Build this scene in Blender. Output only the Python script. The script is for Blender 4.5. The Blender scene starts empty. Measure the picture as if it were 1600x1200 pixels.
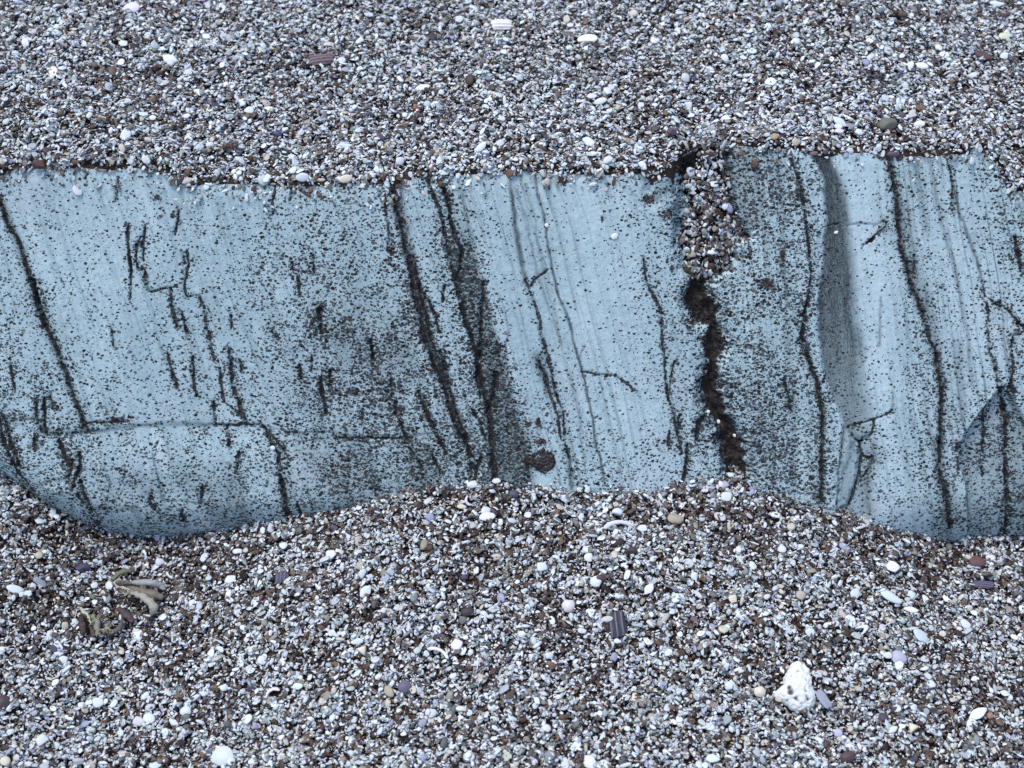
import bpy, math, random
import numpy as np
from mathutils import Vector, Matrix

random.seed(7)
RNG = np.random.default_rng(11)
SC = bpy.context.scene
COL = SC.collection

# ------------------------------------------------------------------ camera, sky, sun, exposure
PITCH = math.radians(48.0)
DIST = 0.85
HFOV = math.radians(40.0)
O = np.array([0.0, 0.0, 0.10])                     # point of the rock face the lens is aimed at
FWD = np.array([0, math.cos(PITCH), -math.sin(PITCH)])
UP = np.array([0, math.sin(PITCH), math.cos(PITCH)])
RIGHT = np.array([1.0, 0, 0])
EYE = O - DIST * FWD
FPX = 800 / math.tan(HFOV / 2)

cam = bpy.data.cameras.new('camera')
cam_o = bpy.data.objects.new('camera', cam)
COL.objects.link(cam_o)
cam_o.location = EYE
cam_o.rotation_euler = (math.pi / 2 - PITCH, 0, 0)
cam.sensor_width = 36
cam.angle = HFOV
cam.clip_start = 0.02
cam.clip_end = 400
cam.dof.use_dof = True
cam.dof.focus_distance = 0.83
cam.dof.aperture_fstop = 7
SC.camera = cam_o

SUN_EL, SUN_AZ = math.radians(70), math.radians(-62)   # azimuth from +Y (behind the rock) towards -X
world = bpy.data.worlds.new('World')
SC.world = world
world.use_nodes = True
wn = world.node_tree.nodes
sky = wn.new('ShaderNodeTexSky')
sky.sky_type = 'NISHITA'
sky.sun_disc = False
sky.sun_elevation = SUN_EL
sky.sun_rotation = SUN_AZ
sky.air_density = 1.0
sky.dust_density = 1.6
sky.ozone_density = 0.0
bg = wn['Background']
bg.inputs['Strength'].default_value = 0.12
world.node_tree.links.new(sky.outputs[0], bg.inputs[0])

sun = bpy.data.lights.new('sun', 'SUN')
sun.energy = 0.95
sun.angle = math.radians(24)
sun.color = (1.0, 0.98, 0.93)
sun_o = bpy.data.objects.new('sun', sun)
COL.objects.link(sun_o)
_d = Vector((math.sin(SUN_AZ) * math.cos(SUN_EL), math.cos(SUN_AZ) * math.cos(SUN_EL), math.sin(SUN_EL)))
sun_o.rotation_euler = _d.to_track_quat('Z', 'Y').to_euler()
sun_o.location = _d * 5

vs = SC.view_settings
vs.view_transform = 'Standard'
vs.look = 'None'
vs.gamma = 1
vs.use_curve_mapping = False
vs.exposure = 1.12
SC.cycles.use_denoising = False
SC.cycles.max_bounces = 6

# ------------------------------------------------------------------ geometry of the place
INC = math.radians(35.0)                            # elevation of the rock face's normal
FN = np.array([0, -math.cos(INC), math.sin(INC)])   # face normal
FS = np.array([0, math.sin(INC), math.cos(INC)])    # up the face


def rays(px, py):
    px = np.asarray(px, float); py = np.asarray(py, float)
    return (FWD[None] * FPX + RIGHT[None] * (px.reshape(-1, 1) - 800) - UP[None] * (py.reshape(-1, 1) - 600))


def face_ab(px, py):
    r = rays(px, py)
    t = ((O - EYE) @ FN) / (r @ FN)
    p = EYE + r * t[:, None] - O
    return p[:, 0], p @ FS


def project(p):
    q = np.asarray(p, float).reshape(-1, 3) - EYE
    d = q @ FWD
    return 800 + FPX * (q @ RIGHT) / d, 600 - FPX * (q @ UP) / d


def ab_point(a, b, d=0.0):
    a = np.asarray(a, float); b = np.asarray(b, float)
    return O + a[..., None] * RIGHT + b[..., None] * FS + (np.zeros_like(a) + d)[..., None] * FN


def sstep(e0, e1, x):
    t = np.clip((x - e0) / (e1 - e0), 0, 1)
    return t * t * (3 - 2 * t)


_LAT = {}


def vnoise(x, y, seed=0):
    if seed not in _LAT:
        _LAT[seed] = np.random.default_rng(100 + seed).random((256, 256))
    L = _LAT[seed]
    xi = np.floor(x).astype(int); yi = np.floor(y).astype(int)
    fx = x - xi; fy = y - yi
    fx = fx * fx * (3 - 2 * fx); fy = fy * fy * (3 - 2 * fy)
    a = L[xi & 255, yi & 255]; b = L[(xi + 1) & 255, yi & 255]
    c = L[xi & 255, (yi + 1) & 255]; d = L[(xi + 1) & 255, (yi + 1) & 255]
    return (a * (1 - fx) + b * fx) * (1 - fy) + (c * (1 - fx) + d * fx) * fy


def fbm(x, y, seed=0, octv=3):
    s = 0; amp = 1; tot = 0
    for k in range(octv):
        s = s + amp * vnoise(x * 2 ** k + 17.3 * k, y * 2 ** k + 5.1 * k, seed + k)
        tot += amp; amp *= 0.5
    return s / tot


def poly_in(px, py, pts):
    inside = np.zeros(px.shape, bool)
    n = len(pts)
    for i in range(n):
        x0, y0 = pts[i]; x1, y1 = pts[(i + 1) % n]
        if y0 == y1:
            continue
        c = ((y0 > py) != (y1 > py)) & (px < (x1 - x0) * (py - y0) / (y1 - y0) + x0)
        inside ^= c
    return inside


def seg_dist(px, py, pts, closed=False):
    d = np.full(px.shape, 1e9); tt = np.zeros(px.shape)
    pts = list(pts) + ([pts[0]] if closed else [])
    L = [math.dist(pts[i], pts[i + 1]) for i in range(len(pts) - 1)]
    tot = sum(L) or 1; acc = 0
    for i in range(len(pts) - 1):
        x0, y0 = pts[i]; x1, y1 = pts[i + 1]
        dx, dy = x1 - x0, y1 - y0
        t = np.clip(((px - x0) * dx + (py - y0) * dy) / (dx * dx + dy * dy + 1e-9), 0, 1)
        e = np.hypot(px - x0 - t * dx, py - y0 - t * dy)
        m = e < d
        d = np.where(m, e, d)
        tt = np.where(m, (acc + t * L[i]) / tot, tt)
        acc += L[i]
    return d, tt


def poly_sd(px, py, pts):
    """positive inside"""
    d, _ = seg_dist(px, py, pts, True)
    return np.where(poly_in(px, py, pts), d, -d)


# survey of the rock: outlines measured on the face (in survey units of about 0.37 mm)
EDGE_L = [(-400, 268), (0, 266), (60, 263), (120, 262), (180, 264), (250, 263), (268, 275), (300, 287), (340, 288), (380, 284), (420, 289),
          (480, 291), (560, 290), (620, 286), (660, 277), (700, 275), (760, 272), (800, 266), (850, 268), (900, 273), (960, 274),
          (1030, 269), (1052, 256), (1075, 243), (1103, 231), (1200, 228)]
EDGE_R = [(1000, 228), (1135, 227), (1200, 232), (1300, 236), (1390, 240), (1480, 237), (1532, 232), (1548, 245), (1562, 262),
          (1572, 288), (1590, 299), (1620, 305), (2000, 320)]
EDGE_ALL = [p for p in EDGE_L if p[0] < 1110] + [p for p in EDGE_R if p[0] > 1110]
CONTACT = [(-400, 720), (0, 766), (60, 800), (100, 822), (140, 838), (200, 851), (260, 853), (330, 843), (400, 826), (470, 811), (540, 791),
           (590, 776), (640, 763), (700, 753), (760, 750), (830, 755), (900, 760), (1000, 759), (1060, 754), (1120, 745), (1150, 748),
           (1200, 766), (1240, 779), (1300, 796), (1360, 813), (1420, 835), (1480, 852), (1600, 863), (2000, 880)]
SPLIT = [(1122, 100), (1120, 230), (1110, 300), (1108, 420), (1091, 452), (1106, 485), (1115, 510), (1118, 540), (1112, 566), (1108, 592),
         (1112, 620), (1122, 641), (1139, 668), (1146, 700), (1150, 730), (1157, 760), (1165, 860), (1175, 980)]


def curve_ab(pts):
    p = np.array(pts, float)
    return face_ab(p[:, 0], p[:, 1])


EA_L, EB_L = curve_ab(EDGE_L)
EA_R, EB_R = curve_ab(EDGE_R)
EA, EB = curve_ab(EDGE_ALL)
CONTACT = [(x_, y_ + 10 + 27 * math.exp(-((x_ - 190) / 190) ** 2) + 24 * float(sstep(1330, 1500, np.array([x_]))[0])) for x_, y_ in CONTACT]
CA, CB = curve_ab(CONTACT)
SA, SB = curve_ab(SPLIT)
SO = np.argsort(SB); SA, SB = SA[SO], SB[SO]

V = []      # (points, width, depth factor): dark grooved fissures and veins


def v(w, *pts):
    V.append((list(pts), w * .86))


T = []      # (points, width, strength): soft grey mineral streaks


def t_(w, amp, *pts):
    T.append((list(pts), w, amp))


# left block
t_(9, .7, (0, 313), (30, 380), (62, 483), (88, 540), (122, 635), (134, 668)); v(6, (-30, 260), (0, 313), (10, 347), (30, 380), (43, 420), (55, 453), (62, 483), (72, 510), (88, 540), (100, 573), (113, 607), (122, 635), (132, 662), (138, 674))
v(12, (50, 440), (58, 465), (63, 487), (72, 510))
v(3, (187, 277), (181, 295), (180, 316))
v(3.6, (199, 350), (202, 380), (204, 410), (205, 427), (202, 467))
v(4.5, (204, 405), (205, 428))
v(3.2, (218, 370), (213, 390), (213, 407), (218, 423))
v(3.6, (227, 353), (223, 380), (225, 407))
v(3.2, (222, 416), (227, 423), (231, 443), (237, 457))
v(2.2, (237, 457), (253, 452), (277, 447))
v(3.6, (277, 332), (272, 367))
v(3, (283, 392), (287, 412)); v(3.6, (292, 393), (293, 410), (288, 447), (293, 463)); v(2, (293, 463), (306, 463), (313, 466))
v(4.6, (265, 450), (270, 477), (275, 497), (280, 513))
v(3.2, (282, 483), (288, 497), (293, 525)); v(2, (274, 505), (287, 500))
v(3.8, (313, 463), (320, 483), (323, 513), (328, 543), (333, 563))
v(3.8, (342, 577), (347, 607), (350, 630)); v(2, (350, 630), (366, 640), (380, 655))
v(3.4, (360, 493), (362, 513))
v(6.5, (357, 545), (360, 580), (365, 607), (373, 630), (378, 647), (385, 659))
v(4, (373, 563), (377, 580)); v(3, (177, 513), (180, 543)); v(3.4, (15, 572), (22, 610))
v(3.4, (262, 552), (268, 577), (278, 607)); v(3.8, (300, 558), (303, 583), (302, 593), (308, 620))
v(3, (425, 517), (430, 533)); v(3, (455, 410), (457, 422), (465, 423), (467, 447), (470, 460)); v(4, (490, 398), (490, 425))
v(3, (435, 293), (428, 313), (425, 333)); v(3, (460, 292), (452, 312)); v(3, (136, 264), (136, 280))
v(8, (500, 483), (502, 517)); v(5.5, (517, 577), (516, 615)); v(6.5, (500, 590), (503, 621), (509, 645))
v(5, (583, 543), (584, 562)); v(4, (582, 530), (583, 560)); v(5, (616, 630), (619, 652)); v(3, (612, 584), (611, 621))
v(4, (564, 640), (566, 656)); v(5, (625, 659), (637, 687)); v(3.5, (488, 555), (489, 575)); v(5, (470, 570), (472, 592))
v(4, (640, 400), (650, 440), (668, 470), (688, 520)); v(3, (600, 300), (606, 345), (612, 395))
v(5, (655, 610), (668, 650), (690, 690), (700, 715)); v(4, (676, 712), (690, 740)); v(3.5, (640, 700), (660, 735))
# the broad vein
BROAD = [(616, 285), (623, 330), (633, 363), (640, 397), (648, 437), (655, 477), (663, 510), (673, 537), (684, 574), (697, 606), (706, 637), (716, 665), (725, 684)]
t_(14, .85, *BROAD); v(6, *[(x_ - 4, y_) for x_, y_ in BROAD]); v(3.5, *[(x_ + 6, y_ + 4) for x_, y_ in BROAD[3:]])
v(9, (725, 684), (734, 715), (739, 748))
v(6, (753, 712), (745, 731), (742, 750)); v(7, (690, 548), (696, 575), (702, 600))
# the speckled double vein
v(6, (668, 278), (683, 313), (693, 363), (702, 403), (710, 437), (720, 473), (733, 517), (743, 553), (748, 597), (753, 623))
v(7, (688, 280), (702, 313), (702, 340), (710, 370), (720, 390), (717, 417), (712, 437))
v(5, (753, 440), (753, 470), (752, 530), (749, 560))
v(11, (750, 540), (747, 580), (762, 621), (769, 665), (772, 712), (775, 750)); v(10, (774, 585), (776, 612), (765, 640))
v(4, (694, 445), (690, 472)); v(3.5, (740, 640), (750, 660), (762, 690))
# fine lines of the pale middle
t_(4, .75, (793, 268), (803, 320), (810, 377), (822, 437)); t_(3, .6, (801, 300), (812, 370), (826, 440))
v(3.4, (822, 437), (830, 457), (840, 497), (850, 540), (862, 580), (870, 613), (872, 630))
v(2.6, (853, 580), (866, 640), (880, 690)); v(4.5, (868, 600), (872, 620)); v(3, (872, 620), (883, 674), (887, 715))
t_(5, .8, (887, 700), (890, 735), (894, 762)); t_(12, .75, (843, 557), (848, 580), (857, 612)); v(5, (845, 565), (850, 585), (857, 605))
t_(2.4, .9, (835, 272), (847, 330), (860, 397), (867, 430), (880, 483), (890, 509), (899, 545), (910, 581), (917, 620), (926, 656), (932, 698), (947, 758))
t_(3, .4, (810, 300), (824, 350), (843, 430), (862, 500), (870, 523), (893, 593), (905, 650), (915, 740)); t_(2.5, .35, (822, 290), (836, 350), (855, 440), (875, 540))
v(2.2, (828, 453), (837, 438), (857, 422)); v(2.2, (908, 581), (932, 585), (962, 587), (977, 599), (992, 614)); t_(2, .5, (905, 560), (915, 540))
t_(2, .6, (797, 520), (790, 550), (792, 580))
v(3.2, (1004, 405), (1007, 437), (1019, 464), (1031, 488), (1035, 524), (1037, 551), (1037, 575), (1041, 605), (1046, 626), (1053, 641), (1056, 662), (1061, 686), (1064, 710))
v(3.4, (1056, 564), (1050, 581), (1047, 611)); v(5, (1041, 600), (1046, 626)); v(3.4, (1062, 650), (1061, 680)); v(4.2, (1047, 674), (1046, 695))
v(5.2, (1074, 695), (1071, 722), (1067, 757)); v(7, (1103, 650), (1092, 659), (1088, 690)); v(4, (1118, 655), (1126, 690), (1132, 735))
# bottom left
t_(5, .8, (6, 650), (24, 656), (54, 654)); t_(4, .5, (75, 677), (99, 672), (120, 674), (138, 674), (162, 672), (192, 665), (228, 663), (270, 660), (330, 663), (354, 665), (390, 663), (408, 662))
v(2, (138, 660), (170, 659), (200, 656)); v(2.6, (336, 664), (354, 665), (390, 663))
v(2.4, (444, 676), (462, 676)); t_(3, .7, (462, 676), (510, 674), (545, 680)); v(2.4, (525, 684), (587, 685)); v(2, (587, 685), (625, 684)); t_(3, .7, (625, 684), (681, 676))
t_(3, .5, (450, 690), (510, 686), (540, 680)); t_(3, .5, (580, 700), (640, 690), (690, 684))
v(4.6, (57, 627), (60, 653), (67, 674)); v(5, (70, 622), (70, 659), (73, 676)); v(3, (80, 618), (84, 638)); v(5.2, (90, 678), (99, 707), (106, 728))
v(5.2, (111, 719), (108, 746)); v(6, (123, 707), (124, 728), (118, 749)); v(5, (117, 755), (123, 773), (132, 794)); v(5.6, (127, 750), (133, 776), (141, 802)); v(4, (54, 687), (55, 698))
v(5, (0, 647), (12, 668), (18, 689), (25, 713), (30, 728)); v(4.6, (-10, 640), (0, 665), (12, 701), (24, 740), (39, 758), (48, 772))
v(4, (333, 626), (336, 662)); v(3.6, (354, 665), (356, 698)); v(5, (411, 665), (423, 689), (435, 710), (438, 746), (444, 776), (446, 815)); t_(10, .7, (441, 750), (447, 785), (452, 825)); v(5, (441, 750), (447, 785), (452, 822))
v(2.6, (420, 675), (440, 700), (448, 715)); v(3, (372, 707), (369, 737)); v(3.8, (318, 758), (316, 782), (321, 790)); v(3.8, (239, 770), (235, 782), (247, 797)); v(3, (285, 795), (283, 806), (286, 820))
t_(2.4, .7, (240, 707), (249, 746), (253, 776), (264, 782), (288, 782), (336, 794)); v(4, (465, 788), (470, 808))
t_(6, .55, (60, 762), (80, 750), (105, 748)); t_(8, .5, (140, 798), (180, 798), (215, 790)); t_(14, .45, (215, 800), (232, 840), (238, 870)); v(4, (145, 820), (148, 845))
# right block
v(3.4, (1234, 232), (1252, 293), (1258, 335), (1264, 386), (1264, 440), (1260, 476)); v(6.5, (1260, 476), (1255, 523), (1264, 559))
t_(8, .7, (1264, 559), (1276, 592), (1282, 631), (1285, 676), (1282, 724), (1281, 785)); v(3.6, (1264, 559), (1276, 592), (1282, 631), (1285, 676), (1282, 724), (1281, 780))
LV = [(1390, 240), (1399, 284), (1405, 335), (1406, 386), (1420, 419), (1429, 455), (1441, 488)]
t_(9, .85, *LV); v(3.6, *[(x_ - 2, y_) for x_, y_ in LV]); v(4, (1441, 488), (1453, 524), (1462, 553))
t_(11, .7, (1462, 553), (1468, 595), (1472, 640), (1468, 700)); v(4.5, (1462, 553), (1468, 595), (1472, 640), (1468, 700)); t_(14, .75, (1468, 690), (1471, 745), (1483, 790), (1486, 840)); v(5, (1468, 690), (1471, 745), (1483, 790), (1486, 830))
v(4, (1429, 400), (1432, 428)); v(3, (1398, 285), (1390, 300)); t_(16, .45, (1412, 330), (1425, 400), (1446, 470), (1462, 540))
v(2.4, (1477, 237), (1489, 284)); v(3, (1489, 290), (1489, 329)); t_(3, .75, (1489, 284), (1498, 329), (1519, 380), (1534, 440)); v(2.4, (1534, 440), (1543, 485), (1549, 554), (1561, 604))
t_(5, .5, (1453, 245), (1468, 329), (1480, 374), (1492, 416), (1501, 458), (1512, 520), (1520, 600)); t_(8, .4, (1430, 250), (1440, 300), (1448, 360)); t_(14, .3, (1497, 540), (1503, 610), (1505, 660))
v(2, (1295, 352), (1310, 350)); t_(2.2, .8, (1310, 356), (1327, 352), (1345, 348), (1372, 351), (1384, 344)); v(2.4, (1348, 384), (1363, 374), (1372, 365), (1387, 353)); v(5, (1359, 377), (1367, 371)); t_(7, .5, (1381, 345), (1386, 358))
v(2, (1540, 464), (1553, 474), (1579, 488), (1597, 509)); v(6, (1592, 505), (1604, 512)); v(2.6, (1597, 509), (1585, 524), (1579, 554), (1582, 580), (1577, 604))
v(2, (1555, 476), (1564, 480)); v(6, (1556, 476), (1563, 478))
v(6, (1567, 608), (1573, 649), (1576, 700), (1577, 745), (1582, 790), (1582, 860)); v(5, (1562, 607), (1577, 604), (1585, 614)); v(3.4, (1540, 640), (1540, 700), (1540, 748)); v(9, (1568, 640), (1578, 655))
v(2.2, (1330, 667), (1345, 662), (1360, 658), (1390, 646), (1396, 640)); t_(3, .5, (1396, 640), (1397, 615)); v(2.4, (1333, 682), (1345, 692)); v(3, (1345, 692), (1363, 679), (1366, 661))
v(3.6, (1345, 692), (1345, 715), (1342, 748), (1327, 792)); v(2.4, (1348, 715), (1361, 716), (1358, 735), (1345, 755)); v(3, (1497, 695), (1497, 706)); v(4, (1500, 715), (1501, 735))
t_(20, .55, (1362, 700), (1358, 750), (1352, 800)); t_(3, .55, (1205, 660), (1207, 720), (1206, 775)); v(4, (1226, 590), (1226, 612)); v(3, (1230, 615), (1232, 640))
t_(6, .5, (1216, 250), (1224, 330), (1224, 420), (1228, 480)); t_(10, .35, (1232, 500), (1238, 600), (1240, 760)); t_(20, .25, (1205, 240), (1208, 300)); t_(3, .5, (1376, 465), (1372, 540)); t_(5, .5, (1594, 320), (1596, 350)); v(5, (1586, 370), (1592, 400), (1600, 430))
t_(16, .3, (1540, 760), (1545, 860)); t_(24, .35, (560, 690), (585, 760)); t_(40, .28, (470, 700), (560, 780)); t_(22, .4, (820, 680), (826, 760)); t_(9, .6, (770, 520), (794, 602), (809, 665), (828, 745))
t_(5, .5, (720, 285), (733, 363), (750, 437), (767, 497), (780, 547))

CZ_L = [(676, 300), (693, 363), (702, 403), (710, 437), (720, 473), (733, 517), (743, 553), (748, 597), (757, 640), (764, 690), (770, 760)]
CZ_R = [(722, 297), (733, 363), (750, 437), (767, 497), (780, 547), (797, 613), (809, 665), (825, 727), (832, 760)]
KL = [(1262, 215), (1268, 233), (1291, 284), (1291, 344), (1285, 419), (1278, 470), (1282, 524), (1288, 560), (1291, 586), (1306, 631), (1321, 664), (1316, 700), (1309, 736), (1308, 800)]
KR = [(1290, 215), (1294, 233), (1312, 284), (1322, 344), (1324, 395), (1327, 455), (1333, 500), (1341, 545), (1340, 610), (1352, 646), (1344, 690), (1342, 740), (1330, 800)]
VOID = [(1103, 200), (1103, 231), (1088, 240), (1058, 254), (1064, 275), (1071, 292), (1077, 320), (1078, 335), (1068, 356), (1063, 380), (1068, 412), (1074, 428), (1084, 440), (1078, 452),
        (1074, 470), (1080, 492), (1096, 505), (1108, 512), (1105, 540), (1108, 566), (1102, 585), (1099, 612), (1104, 640), (1118, 655), (1127, 680), (1134, 715), (1139, 748), (1150, 800),
        (1178, 800), (1168, 748), (1164, 715), (1158, 690), (1146, 665), (1134, 648), (1125, 622), (1119, 595), (1122, 566), (1131, 548), (1126, 520), (1118, 502), (1118, 480), (1108, 462),
        (1098, 446), (1118, 434), (1146, 420), (1149, 378), (1170, 369), (1152, 342), (1144, 318), (1141, 290), (1136, 239), (1134, 200)]
GRAVEL_POLY = [(1098, 200), (1104, 232), (1101, 257), (1084, 270), (1074, 290), (1076, 330), (1070, 356), (1066, 385), (1070, 415), (1084, 432), (1100, 432), (1120, 430), (1147, 416),
               (1150, 377), (1168, 371), (1155, 345), (1146, 318), (1143, 290), (1137, 239), (1136, 200)]
WEDGE = [(1564, 606), (1537, 637), (1510, 673), (1497, 697), (1501, 730), (1507, 760), (1511, 790), (1519, 830), (1528, 900), (1720, 930), (1720, 760), (1640, 690), (1600, 654), (1588, 634), (1578, 608)]
FLAKE = [(1320, 668), (1332, 680), (1344, 694), (1344, 715), (1340, 748), (1325, 792), (1307, 800), (1309, 736), (1315, 700)]
LICHEN = [(818, 716), (828, 712), (838, 704), (850, 700), (858, 706), (866, 712), (868, 722), (864, 730), (856, 736), (850, 742), (843, 736), (832, 729), (820, 724)]
LEAN_X = [0, 700, 900, 1100, 1300, 1600]; LEAN_S = [.33, .28, .26, .15, .10, .15]
DU = [0, 60, 150, 260, 350, 430, 520, 600, 650, 690, 760, 800, 850, 950, 1010, 1060, 1110, 1160, 1230, 1265, 1300, 1330, 1390, 1430, 1470, 1530, 1600]
D3 = [.40, .30, .25, .25, .25, .35, .4, .5, .5, .3, .5, .2, .25, .12, .35, .5, .6, .6, .6, .6, .5, .2, .2, .5, .35, .25, .6]
D5 = [.50, .35, .28, .3, .35, .55, .75, .8, .7, .5, .8, .2, .15, .15, .3, .45, .8, .7, .55, .6, .5, .2, .15, .5, .4, .3, .5]
D7 = [.60, .6, .5, .55, .55, .65, .8, .8, .7, .8, .9, .35, .5, .35, .4, .5, .9, .8, .75, .75, .4, .45, .35, .6, .5, .7, .8]
BROWN = [(182, 656, 14, 8, .8), (160, 657, 10, 5, .6), (850, 718, 22, 20, .5), (840, 662, 9, 12, .8), (825, 662, 8, 8, .8), (815, 690, 9, 9, .6), (845, 690, 12, 8, .9), (1198, 443, 16, 9, .9), (1222, 398, 8, 22, .7), (1015, 312, 14, 10, .9), (1046, 335, 16, 14, .7), (1050, 420, 8, 8, .8),
         (547, 497, 10, 6, .8), (245, 310, 22, 12, .6), (247, 340, 6, 5, .6), (437, 383, 18, 14, .35), (940, 343, 3.5, 6, 1.0), (267, 337, 4, 5, 1.0), (1363, 374, 5, 3, 1.), (655, 500, 10, 8, .5), (1180, 640, 16, 10, .5), (1250, 580, 8, 6, .5), (136, 288, 6, 5, .7), (884, 283, 6, 10, .8), (850, 280, 10, 6, .6), (1075, 262, 18, 18, .9), (1168, 372, 12, 8, .8), (1290, 300, 6, 10, .4), (1465, 285, 8, 12, .5)]


def survey(px, py):
    """relief and mineral fields of the rock face at the given places"""
    n = px.size
    jx = px + 3.2 * (fbm(px / 7, py / 7, 1, 2) - .5) + 6 * (vnoise(px / 38, py / 38, 3) - .5)
    jy = py + 3.2 * (fbm(px / 7, py / 7, 5, 2) - .5)
    lean = np.interp(px, LEAN_X, LEAN_S)
    u = px - lean * (py - 500) + 14 * (vnoise(px / 160, py / 160, 8) - .5)
    halo_ = np.zeros(n); vein = np.zeros(n); tone = np.zeros(n); brown = np.zeros(n)
    rough = 0.004
    disp = 0.0032 * (fbm(u / 150, py / 420, 20, 2) - .5) + 0.0022 * (fbm(u / 26, py / 260, 24, 2) - .5) + 0.0005 * (fbm(px / 18, py / 18, 28, 3) - .5)
    sw = np.interp(u, [0, 400, 600, 680, 770, 800, 950, 1000, 1120, 1190, 1260, 1300, 1400, 1440, 1600], [.2, .25, .35, .6, .3, .8, .5, .2, .5, .7, .6, .35, .4, .9, .9])
    sl = fbm(u / 3.4 + 2.0 * fbm(u / 40, py / 90, 201, 2), py / 340, 203, 3)
    tone = np.maximum(tone, sw * .62 * sstep(.56, .76, sl) * (.45 + .9 * vnoise(u / 8, py / 60, 207)))
    disp -= 0.0003 * sw * sstep(.55, .75, sl)
    disp += 0.0003 * (fbm(px / 4.5, py / 4.5, 30, 2) - .5)
    for pts, w in V:
        xs = [p[0] for p in pts]; ys = [p[1] for p in pts]
        m = (jx > min(xs) - 14) & (jx < max(xs) + 14) & (jy > min(ys) - 14) & (jy < max(ys) + 14)
        if not m.any():
            continue
        i = np.nonzero(m)[0]
        d, tt = seg_dist(jx[i], jy[i], pts)
        taper = 0.55 + 0.45 * np.sqrt(np.clip(np.sin(np.pi * np.clip(tt, .03, .97)), 0, 1)) if w < 6.5 else 1.0
        ww = w * taper * (0.75 + 0.5 * vnoise(px[i] / 11, py[i] / 11, 33))
        val = np.clip(1.0 - (d - ww * 0.36) / (2.0 + .22 * w), 0, 1)
        val = val * (.40 + .60 * sstep(.25, .5, vnoise(px[i] / 6 + 90, py[i] / 9, 211)))
        vein[i] = np.maximum(vein[i], val)
        halo_[i] = np.maximum(halo_[i], np.exp(-(d / (ww * 1.1 + 4)) ** 2) * (.4 + .6 * min(w / 8, 1)))
        halo = 0.30 * np.exp(-(d / (ww * 0.8 + 2.5)) ** 2)
        tone[i] = np.maximum(tone[i], halo)
        dep = (0.00034 * min(w, 7) + 0.0004) * np.clip(1 - d / (ww * 0.5 + 1.6), 0, 1)
        disp[i] -= dep
    for pts, w, amp in T:
        xs = [p[0] for p in pts]; ys = [p[1] for p in pts]; q = w * 2.5 + 6
        m = (jx > min(xs) - q) & (jx < max(xs) + q) & (jy > min(ys) - q) & (jy < max(ys) + q)
        if not m.any():
            continue
        i = np.nonzero(m)[0]
        d, tt = seg_dist(jx[i], jy[i], pts)
        val = amp * np.exp(-(d / (w * 0.62 + 0.7)) ** 2) * (0.65 + 0.6 * vnoise(px[i] / 9, py[i] / 22, 35))
        tone[i] = 1 - (1 - tone[i]) * (1 - np.clip(val, 0, 1))
        disp[i] -= 0.00035 * amp * np.exp(-(d / (w * 0.5 + 1)) ** 2)
    # speckled double vein
    zl = np.interp(jy, [p[1] for p in CZ_L], [p[0] for p in CZ_L]); zr = np.interp(jy, [p[1] for p in CZ_R], [p[0] for p in CZ_R])
    cz = sstep(-3, 3, jx - zl) * sstep(-4, 4, zr - jx) * sstep(320, 420, py)
    tone = np.maximum(tone, cz * 0.55)
    # the broad slate-grey band
    kl = np.interp(jy, [p[1] for p in KL], [p[0] for p in KL]); kr = np.interp(jy, [p[1] for p in KR], [p[0] for p in KR])
    kamp = np.interp(py, [230, 350, 480, 560, 640, 700, 800], [.86, .82, .74, .66, .5, .42, .42])
    soft = np.interp(py, [230, 480, 640, 800], [7, 18, 26, 18])
    kb = sstep(-2.5, 2.5, jx - kl) * sstep(-1.2, .35, (kr - jx) / soft) * kamp * 1.12
    kb *= 0.86 + 0.3 * fbm(u / 6, py / 60, 41, 2)
    tone = np.maximum(tone, np.clip(kb, 0, .95))
    disp -= 0.0022 * sstep(-5, 2, jx - kl) * sstep(60, -20, jx - kr) - 0.0006
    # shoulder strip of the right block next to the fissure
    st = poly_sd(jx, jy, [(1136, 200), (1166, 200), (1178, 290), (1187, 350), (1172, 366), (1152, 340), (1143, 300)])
    tone = np.maximum(tone, 0.42 * sstep(-5, 5, st) * (0.7 + 0.6 * fbm(u / 5, py / 40, 43, 2)))  # part stain, part shade of the turned facet put into the tone
    disp -= 0.005 * sstep(-3, 30, 1166 - (px - 0.13 * (py - 230))) * sstep(1105, 1135, px) * sstep(390, 340, py)
    # broken corner of the left block
    cn = poly_sd(jx, jy, [(1000, 258), (1056, 250), (1080, 300), (1074, 350), (1062, 372), (1050, 342), (1022, 322), (1004, 300)])
    cw = sstep(-6, 14, cn)
    disp -= 0.004 * cw * (0.6 + 0.8 * fbm(px / 14, py / 20, 47, 2)) + 0.003 * sstep(-2, 8, poly_sd(jx, jy, [(1046, 330), (1068, 300), (1080, 330), (1066, 380), (1054, 372)]))
    tone = np.maximum(tone, 0.5 * cw * sstep(.42, .7, fbm(px / 9, py / 13, 49, 2)))
    smoke = .34 * np.exp(-((u - 570) / 140) ** 2) * sstep(330, 600, py) + .40 * np.exp(-((u - 330) / 330) ** 2) * sstep(690, 800, py) + .22 * np.exp(-((u - 1190) / 60) ** 2) * sstep(500, 700, py) + .3 * sstep(1380, 1560, u) * sstep(680, 820, py)
    tone = np.maximum(tone, np.clip(smoke * (2.2 * fbm(u / 24, py / 90, 221, 3) - .5), 0, .6))
    # grey weathered strip under the gravel edge
    ed = np.interp(px, [p[0] for p in EDGE_ALL], [p[1] for p in EDGE_ALL])
    tone = np.maximum(tone, 0.25 * sstep(16, 2, py - ed) * vnoise(px / 20, py / 8, 51))
    disp -= 0.0022 * np.exp(-np.clip(py - ed, 0, None) / 7) * (0.4 + 1.2 * vnoise(px / 24, py * 0, 53))
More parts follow.
